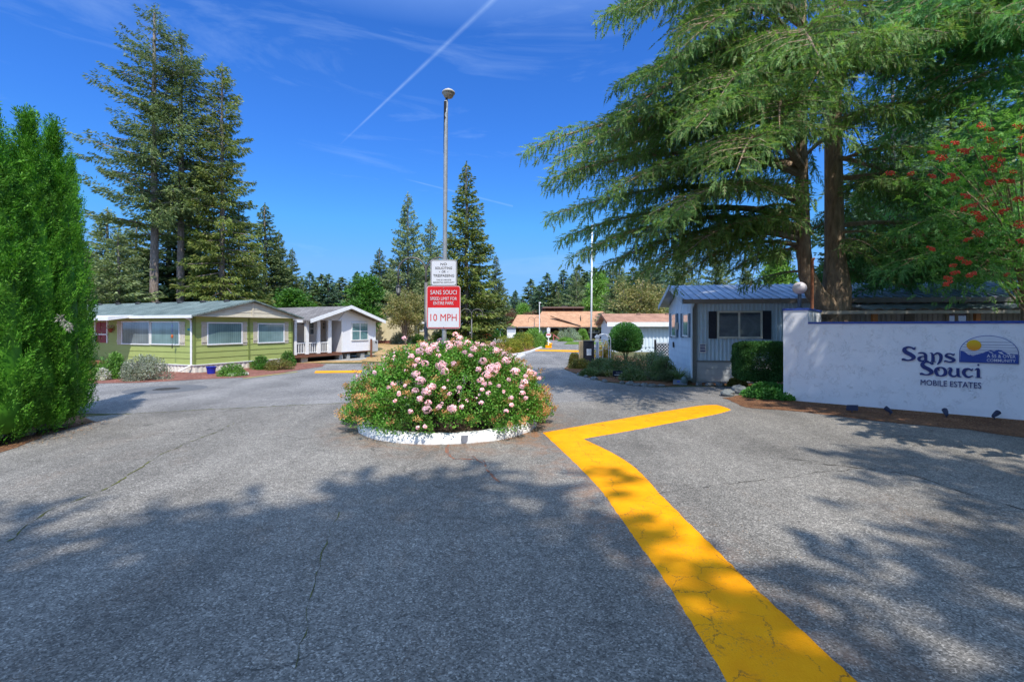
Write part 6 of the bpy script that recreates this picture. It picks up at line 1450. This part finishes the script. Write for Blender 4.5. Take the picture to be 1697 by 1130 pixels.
second_cedar('cedar_tree', 'second dark green cedar whose boughs hang in from the upper right corner', 18.2, 15.6, 20, 51, 90, 8.4, 4.2, .75, M_ced2, ((1450, 110, 13.5, 12), (1500, 40, 12, 12.5), (1520, 170, 14, 11), (1570, 80, 12.5, 11.5), (1490, 230, 15, 10), (1610, 150, 13, 10), (1660, 60, 12, 11), (1590, 10, 11.5, 12.5), (1690, 130, 13, 9.5), (1560, 260, 15, 9), (1640, 220, 14.5, 8.6), (1430, 160, 16, 12), (1540, 330, 16, 8), (1470, 20, 14, 14), (1550, 120, 16, 12), (1640, 300, 16, 7.4), (1480, 330, 17, 8), (1690, 20, 11, 11)))
# trees standing behind the camera and to its right: they throw the shade on the asphalt and the wall
K_shade = conifer_kind('shade', 21, 20, 4.3, 3.0, 46, 8, 76, .6, .28, M_fir, .35, droop=.2, power=.36, irreg=.4)
for x, y, h, rz, wd, lab in SHADE_TREES:
    K_shade.place('fir_tree', lab, x, y, h, rz, wide=wd)

# ---- rowan with red berries at the right edge
M_row = leafmat('rowan_leaf', [(.08, .21, .035), (.12, .28, .05), (.16, .33, .08), (.22, .38, .13)], .4, .8)
def rowan():
    x, y = 14.9, 13.9; root = thing('rowan_tree', 'rowan tree with feathery leaves and bunches of orange red berries at the right edge', 'tree', (x, y, 0)); r = rng(61); rn = random.Random(61)
    B = MB(); V = []; tips = []
    B.tube([(0, 0, -.1), (-.1, 0, 1.5), (-.25, -.1, 3.0), (-.3, -.1, 4.6)], [.13, .11, .08, .04], 8)
    spots = [(1560, 250, 12.2), (1580, 300, 12.4), (1555, 345, 12.8), (1610, 240, 11.8), (1650, 220, 11.6), (1690, 215, 11.5), (1640, 280, 11.8), (1680, 290, 11.7), (1620, 320, 12), (1660, 340, 12), (1600, 370, 12.2), (1640, 390, 12.2), (1590, 400, 12.4), (1590, 440, 12.4), (1615, 430, 12.2), (1570, 465, 12.6), (1600, 470, 12.6), (1690, 370, 12), (1690, 430, 12.2), (1545, 400, 13), (1660, 430, 12.4), (1720, 250, 11.8), (1730, 330, 12), (1740, 400, 12), (1700, 470, 13), (1660, 480, 13), (1540, 270, 12.6), (1530, 320, 13), (1600, 210, 12.4), (1640, 190, 12.4), (1690, 180, 12.4), (1625, 455, 12.2), (1575, 420, 12.6), (1690, 260, 12.8), (1650, 250, 13), (1610, 290, 13.2), (1680, 330, 13.3), (1630, 350, 13.3), (1585, 270, 13.4)]
    for px, py, d in spots:
        t = P(px, py, d)-Vector((x, y, 0)); b = Vector((-.25, -.1, rn.uniform(2.4, 4.2))); m_ = b.lerp(t, .55)+Vector((0, 0, .5)); B.tube([b, m_, t], [.035, .022, .008], 5, False)
        for k in range(42):
            o = np.array(t)+r.normal(size=3)*np.array([.34, .34, .27]); rd = unit(r.normal(size=3)*.6+np.array([-.2, -.5, -.25])); s = unit(np.cross(rd, [0, 0, 1.0])+r.normal(size=3)*.15); L = r.uniform(.16, .24)
            nl = 6; q = (np.arange(nl)+.6)/nl
            for sg in (1, -1):
                pp = o+rd*L*q[:, None]; dd = np.tile(unit(s*sg+rd*.35), (nl, 1)); V.append(diamonds(pp, dd, np.tile(unit(np.cross(dd[0], np.cross(rd, s))), (nl, 1)), .075, .026))
            V.append(diamonds((o+rd*L)[None], rd[None], s[None], .075, .026))
        tips.append(t)
    link_mesh('crown', np.concatenate(V), np.arange(sum(len(v) for v in V)).reshape(-1, 4), M_row, root); B.build('trunk', M_cbark, root, smooth=True)
    bs = MB(); rb = random.Random(3)
    for i in range(34):
        a, q = rb.uniform(0, 6.28), rb.random()**.5*.1; bs.blob((q*math.cos(a), q*math.sin(a), rb.uniform(-.05, .05)*(1-(q/.13)**2)), (.017,)*3, 6, 4)
    o = bs.build('berry_cluster', mat('berry_red', (.85, .10, .03), (.72, .06, .02), 30, .35, .5), root, smooth=True)
    bp = [(1543, 253), (1565, 243), (1583, 237), (1605, 250), (1626, 208), (1640, 233), (1655, 237), (1660, 248), (1660, 265), (1650, 275), (1645, 283), (1640, 303), (1545, 292), (1577, 290), (1581, 297), (1627, 327), (1615, 340), (1617, 353), (1625, 360), (1628, 364), (1640, 300), (1653, 336), (1663, 350), (1618, 384), (1625, 388), (1604, 397), (1590, 428), (1602, 435), (1580, 440), (1583, 452), (1571, 461), (1571, 470), (1610, 455), (1688, 210), (1692, 228), (1693, 257), (1688, 330), (1690, 372), (1668, 455), (1560, 262), (1594, 250), (1600, 325), (1570, 300), (1635, 262), (1672, 300), (1679, 285), (1600, 345), (1640, 215), (1695, 400), (1510, 288), (1475, 287), (1543, 412), (1660, 300)]
    for i, (px, py) in enumerate(bp):
        c = o if i == 0 else o.copy()
        if i: C.objects.link(c); c.parent = root
        t = P(px, py, rn.uniform(11.3, 11.9))-Vector((x, y, 0)); c.location = t; c.rotation_euler = (rn.uniform(.2, .8), 0, rn.uniform(0, 6)); k = rn.uniform(.7, 1.15); c.scale = (k, k, k)
rowan()

# ---- arborvitae hedge columns at the left edge
M_arb = leafmat('arborvitae_spray', [(.022, .095, .008), (.05, .165, .012), (.085, .23, .02), (.13, .29, .035)], .26, 1.6)
def arb_mesh(seed, H=6.4, R=.55):
    r = rng(seed); out = []; n = 1050
    ph = r.uniform(0, 6.28, 6)
    for i in range(n):
        z = .12+r.random()*(H-.4); t = z/H; a = r.uniform(0, 6.283)
        rr = R*(1-max(0, (t-.33)/.67)**1.6)*(.9+.1*min(1, t*5))*(1+.11*math.sin(4*a+ph[0]+z*.5)+.09*math.sin(7*a+ph[1]-z*.8)+.04*math.sin(z*2.3+ph[2]))+.03
        k = 52; ax = unit(np.array([math.cos(a)*.42, math.sin(a)*.42, 1.0])+r.normal(size=3)*.16); L = r.uniform(.28, .5)
        b = np.array([math.cos(a)*(rr-.17), math.sin(a)*(rr-.17), z-.15])
        fan = unit(np.cross(ax, [math.cos(a), math.sin(a), 0])+r.normal(size=3)*.6); q = r.random(k)**.8
        lat = r.uniform(-1, 1, k)*.12*(1-q*.7)
        p = b+ax*L*q[:, None]+fan*lat[:, None]+r.normal(size=(k, 3))*.012
        d = unit(ax+fan*(np.sign(lat)*.7)[:, None]+r.normal(size=(k, 3))*.22); out.append(diamonds(p, d, unit(np.cross(d, np.cross(ax, fan)+r.normal(size=(k, 3))*.5)), r.uniform(.035, .075, k), r.uniform(.013, .022, k)))
    V = np.concatenate(out); T_ = MB(); T_.tube([(0, 0, -.1), (0, 0, H*.9)], [.12, .02], 8)
    core = MB(); prof = [(.05, .15)]+[(R*.74*(1-max(0, (t-.33)/.67)**1.6), t*H*.96) for t in np.linspace(.04, 1, 14)]; core.lathe(prof, n=12)
    return V, T_, core
def arbs():
    kinds = []
    for seed in (71, 72):
        V, T_, core = arb_mesh(seed); kinds.append((V, T_, core))
    firsts = [None, None]
    for i, (px, d, yt, rz, k, wd, lab) in enumerate(((-22, 8.5, 158, 0, 0, 1.05, 'leftmost tall green arborvitae column, cut by the picture edge'), (46, 9.3, 172, 100, 1, .92, 'second green arborvitae column from the left edge'), (86, 9.9, 192, 220, 0, .94, 'third green arborvitae column, with a dead tuft on its face'), (116, 11.6, 252, 40, 1, .74, 'smallest, rightmost arborvitae column of the tall left hedge'), (10, 9.2, 225, 150, 0, .8, 'slightly shorter arborvitae column between the two leftmost ones'))):
        if firsts[k] is None:
            root = thing('arborvitae', lab, 'tree'); V, T_, core = kinds[k]; nV = len(V)
            cv = np.array(core.v); cf = np.array([f for f in core.f])+nV
            V2 = np.concatenate([V, cv]); Fc = np.concatenate([np.arange(nV).reshape(-1, 4), cf]); link_mesh('crown', V2, Fc, M_arb, root); T_.build('trunk', M_bark(), root); firsts[k] = root; o = root
        else: o = copy_tree(firsts[k])
        o.name = 'arborvitae'; prop(o, lab, 'tree', 'arborvitae columns of the left hedge'); h = zat(yt, d)/6.4; o.location = ((px-HX)/F*d, d, 0); o.rotation_euler = (0, 0, math.radians(rz)); o.scale = (wd*1.06, wd*1.06, h)
arbs()
r_ = rng(9); dead = [lump_leaves(r_, np.array(P(px, py, 9.05)), np.array([.05, .03, .05]), 60, .075, .007, up=-.8) for px, py in ((100, 527), (108, 535), (113, 541))]
o = leafobj('dead_twigs', dead, mat('dead_grey', (.5, .46, .42), (.35, .31, .28), 9, .9)); prop(o, 'pale dead tuft of twigs caught on the face of the green hedge', 'dead twigs')

# ================================================================== SHRUBS
M_x = 0; M_rho = leafmat('rhodo_leaf', [(.05, .13, .02), (.09, .19, .03), (.14, .24, .06)], .3, 1)
M_grey = leafmat('grey_leaf', [(.12, .14, .09), (.2, .22, .16), (.3, .31, .25), (.08, .1, .06)], .25, 1)
M_aza = leafmat('azalea_leaf', [(.16, .12, .04), (.12, .13, .03), (.09, .12, .025), (.2, .13, .05)], .3, 1)
M_gold = leafmat('gold_leaf', [(.20, .20, .02), (.15, .19, .02), (.25, .21, .03), (.1, .15, .02)], .3, .6, patch=((.33, .15, .03), .9, .60))
M_redl = leafmat('red_leaf', [(.26, .08, .03), (.2, .06, .025), (.3, .12, .05)], .3, 1)
M_sage = leafmat('sage_leaf', [(.2, .25, .17), (.27, .31, .22), (.15, .2, .12)], .3, 1)
shrub('rhododendron', 'leafy green rhododendron below the red door by the hedge', 'shrub', 186, 0, 19.6, 54, 48, M_rho, 4200, .11, .05, 1)
shrub('grey_shrub', 'rounded grey green shrub under the green home front windows', 'shrub', 241, 0, 19.0, 76, 47, M_grey, 6500, .075, .03, 2, 30)
shrub('low_shrub', 'small green shrub on the red bark right of the blue pot', 'shrub', 385, 0, 20.6, 46, 22, M_rho, 3000, .08, .035, 3)
shrub('low_shrub', 'bright green shrub at the foot of the gable wall, before the seam', 'shrub', 432, 0, 23.6, 32, 25, M_green, 2600, .08, .035, 4)
shrub('azalea', 'low brown and olive azalea mound at the point of the red bark', 'shrub', 464, 0, 23.4, 50, 21, M_aza, 4200, .06, .025, 5, 30)
shrub('low_shrub', 'taller green shrub at the right corner of the green home', 'shrub', 477, 0, 25.6, 24, 29, M_green, 2400, .09, .04, 6)
shrub('flowering_shrub', 'pale flowering shrub low beside the green rhododendron', 'shrub', 172, 0, 18.9, 22, 22, leafmat('pale_bloom', [(.5, .45, .45), (.2, .25, .12), (.6, .55, .58)], .3, 2), 1400, .07, .04, 7)
for px, d, wp_, hp, m, lab, sd in ((664, 58, 34, 24, M_grey, 'tall thin grey leaved shrub before the cream home wall', 8), (742, 60, 60, 26, M_green, 'green bushes under the speed limit sign behind the roses', 9), (690, 61, 40, 16, M_rho, 'low green bushes at the foot of the cream home', 10), (640, 63, 30, 9, M_rho, 'low plants beside the white home corner', 12),
      (836, 38.5, 42, 33, M_gold, 'golden green heather mound nearest the kerb point', 11), (850, 39.5, 34, 24, M_gold, 'orange tinted low mound right of the golden heather', 13), (867, 46, 44, 32, M_gold, 'second golden green mound in the kerbed bed', 14), (884, 51, 44, 34, M_lime, 'bright lime shrub behind the golden mounds', 15), (886, 57, 30, 30, M_green, 'green round shrub at the foot of the small twin arch lamp', 16), (896, 48, 26, 22, M_lime, 'small lime shrub near the round road sign', 17), (862, 60, 32, 20, M_green, 'green shrub before the white boxed sign', 18),
      (805, 81, 22, 15, M_redl, 'round red brown shrub on the lawn before the pale blue house', 19), (824, 82, 24, 17, M_green, 'green shrub right of the round red one', 20), (846, 79, 26, 8, M_green, 'low clipped green hedge before the white boxed sign', 21), (850, 88, 24, 22, M_green, 'rounded green shrub behind the white boxed sign', 22), (873, 76, 22, 13, M_green, 'clipped green shrub left of the lamp in front of the clubhouse', 23),
      (943, 74, 40, 23, M_sage, 'large rounded sage grey shrub in front of the clubhouse arches', 24), (965, 76, 20, 21, M_lime, 'bright green shrub right of the sage grey one', 25), (922, 77, 26, 16, M_aza, 'reddish low shrub before the left arch', 26), (938, 68, 24, 7, M_lime, 'low lime plants before the sage shrub', 27), (907, 77, 16, 14, M_green, 'small green shrub behind the round road sign', 28), (798, 96, 30, 6, M_aza, 'low brownish planting before the pale blue house', 29)):
    shrub('round_shrub', lab, 'shrub', px, 0, d, wp_, hp, m, 2600, .2 if d > 50 else .13, .08 if d > 50 else .05, sd, 22)
# clipped ball tree
d = 27.5; x = (1037-HX)/F*d; root = thing('ball_tree', 'round clipped dark green tree on thin stems in front of the white ribbed home', 'tree', (x, d, 0)); r = rng(80)
u = unit(r.normal(size=(22000, 3))); k = 1-.6*r.random(22000)**1.3; c = u*k[:, None]*np.array([.95, .9, .98]); c[:, 2] = np.where(c[:, 2] < -.5, -.5-(-.5-c[:, 2])*.35, c[:, 2]); c += np.array([0, 0, zat(563, d)])
dd = unit(u+r.normal(size=u.shape)*.6); V = diamonds(c, dd, sidevec(dd, r), .085, .045); link_mesh('crown', V, np.arange(len(V)).reshape(-1, 4), leafmat('ball_leaf', [(.03, .10, .025), (.045, .14, .03), (.09, .21, .04)], .3, .8), root)
s = MB()
for a in range(6): s.tube([(.04*math.cos(a), .04*math.sin(a), 0), (.1*math.cos(a), .1*math.sin(a), .5), (.45*math.cos(a), .45*math.sin(a), 1.1)], [.03, .025, .012], 5)
s.build('trunk', M_twig(), root)
M_wild = leafmat('wild_leaf', [(.05, .10, .03), (.08, .15, .05), (.14, .19, .08), (.2, .2, .1), (.1, .16, .08)], .3, 1.2)
for px, d, wp_, hp, lab, sd, m in ((1070, 20.6, 78, 46, 'big loose grey green bush in the bed left of the blue grey home', 31, M_wild), (1028, 21.4, 60, 36, 'wild grassy bush behind the small navy yard sign', 32, M_wild), (995, 22.8, 46, 24, 'low wild plants at the foot of the garden arch', 33, M_wild), (962, 24.2, 40, 18, 'low dry plants at the foot of the gate box', 34, M_aza), (1100, 19.3, 44, 40, 'green bush against the left wall of the blue grey home', 35, M_wild), (952, 27.0, 18, 22, 'dark bush hiding the left foot of the wooden posts', 36, M_aza), (1048, 18.9, 44, 20, 'low weedy plants right of the navy yard sign', 37, M_wild),
      (1002, 29, 36, 38, 'yellow and red flowering bush seen through the garden arch', 38, leafmat('flower_mix', [(.3, .3, .03), (.12, .2, .03), (.4, .12, .05), (.16, .24, .05)], .3, 2)), (1090, 24, 40, 36, 'white flowering bush before the ribbed white home', 39, leafmat('white_bloom', [(.1, .16, .05), (.5, .5, .48), (.08, .12, .05), (.14, .2, .08)], .3, 2)), (1222, 16.9, 28, 17, 'small half bare shrub before the grey skirting', 40, M_aza), (980, 20.6, 40, 13, 'low weeds along the asphalt curve', 41, M_wild)):
    shrub('wild_bush', lab, 'shrub', px, 0, d, wp_, hp, m, 4600, .085, .03, sd, 34, lr=.4)
# strappy grass clump at the home corner
def clump(px, d, n, L, lab, seed, m):
    r = rng(seed); x = (px-HX)/F*d; V = []; root = thing('grass_clump', lab, 'plant', (x, d, 0))
    for i in range(n):
        a = r.uniform(0, 6.283); l = L*r.uniform(.5, 1.1); e = r.uniform(.5, 1.25); p = np.array([math.cos(a)*.12*r.random(), math.sin(a)*.12*r.random(), 0]); w_ = .012; s = np.array([-math.sin(a), math.cos(a), 0]); pr = None
        for k in range(4):
            t = k/3; q = p+np.array([math.cos(a), math.sin(a), 0])*l*math.cos(e)*t*(1+t*.3)+np.array([0, 0, 1])*l*(math.sin(e)*t-.45*t*t)
            if pr is not None: V.append(np.array([pr-s*w_, pr+s*w_, q+s*w_*(1-t*.85), q-s*w_*(1-t*.85)]))
            pr = q
    link_mesh('blades', np.concatenate(V), np.arange(len(V)*4).reshape(-1, 4), m, root)
clump(1124, 18.3, 420, 1.05, 'arching green grass clump by the corner of the blue grey home', 1, M_wild)
clump(1084, 19.0, 260, .7, 'small grassy clump between the yard sign and number slab', 2, M_wild)
clump(1006, 20.3, 260, .6, 'dry grass tuft left of the navy yard sign', 3, M_aza)
x, y = G(1134, 637); s = MB(); s.blob((0, 0, .14), (.13, .13, .15), 12, 8); o = s.build('stone_ball', mat('teal_stone', (.10, .17, .18), (.14, .2, .2), 9, .5)); o.location = (x, y-.0, 0); prop(o, 'small dark teal stone ball at the corner of the blue grey home', 'ornament')
# rocks along the bed edge
rn = random.Random(4)
for i, (px, py) in enumerate(((960, 622), (972, 626), (985, 629.5), (1003, 633), (1032, 636), (1046, 638), (1058, 640), (1070, 641), (1083, 641.5), (1097, 641), (1160, 640), (1178, 640), (1196, 640))):
    x, y = G(px, py); s = MB(); s.blob((0, 0, .03), (rn.uniform(.08, .18), rn.uniform(.07, .12), rn.uniform(.05, .11)), 9, 6, .18, i); o = s.build('edge_stone', M_stone); o.location = (x, y+.1, 0); prop(o, 'small grey stone edging the planted bed along the curved asphalt', 'rock', 'edging stones of the planted bed')
# weeds and fallen leaves
def litter():
    r = rng(77); V = []
    def scat(n, f, L, up=.15):
        for i in range(n):
            x, y = f(); a = r.uniform(0, 6.28); d = unit(np.array([math.cos(a), math.sin(a), up*r.random()])); V.append(diamonds(np.array([[x, y, .022]]), d[None], unit(np.cross(d, [0, .2, 1]))[None], L*r.uniform(.5, 1.2), L*.35))
    def wall():
        t = r.uniform(-.5, 6.2); o = abs(r.normal())*.55+.12; return (WA.x+wd_.x*t-.63*o, WA.y+wd_.y*t-.77*o)
    scat(1500, wall, .05)
    def hedge(): t = r.random(); a = np.array(G(5, 745)); b = np.array(G(158, 700)); q = a+(b-a)*t; return (q[0]+r.normal()*.25, q[1]+abs(r.normal())*.2-.05)
    scat(900, hedge, .05)
    def isl_(): a = r.uniform(-2.2, .4); o = IR+.05+abs(r.normal())*.25; return (IX+o*math.cos(a), IY+o*math.sin(a))
    scat(600, isl_, .025)
    def line(): a = np.array(G(960, 740)); b = np.array(G(1300, 1000)); q = a+(b-a)*r.random(); return (q[0]+abs(r.normal())*.5, q[1]+r.normal()*.15)
    scat(260, line, .022)
    o = leafobj('leaf_litter', V, leafmat('dry_leaf', [(.25, .12, .05), (.35, .2, .1), (.15, .08, .04), (.4, .26, .12)], .1, 2)); o['kind'] = 'stuff'
litter()
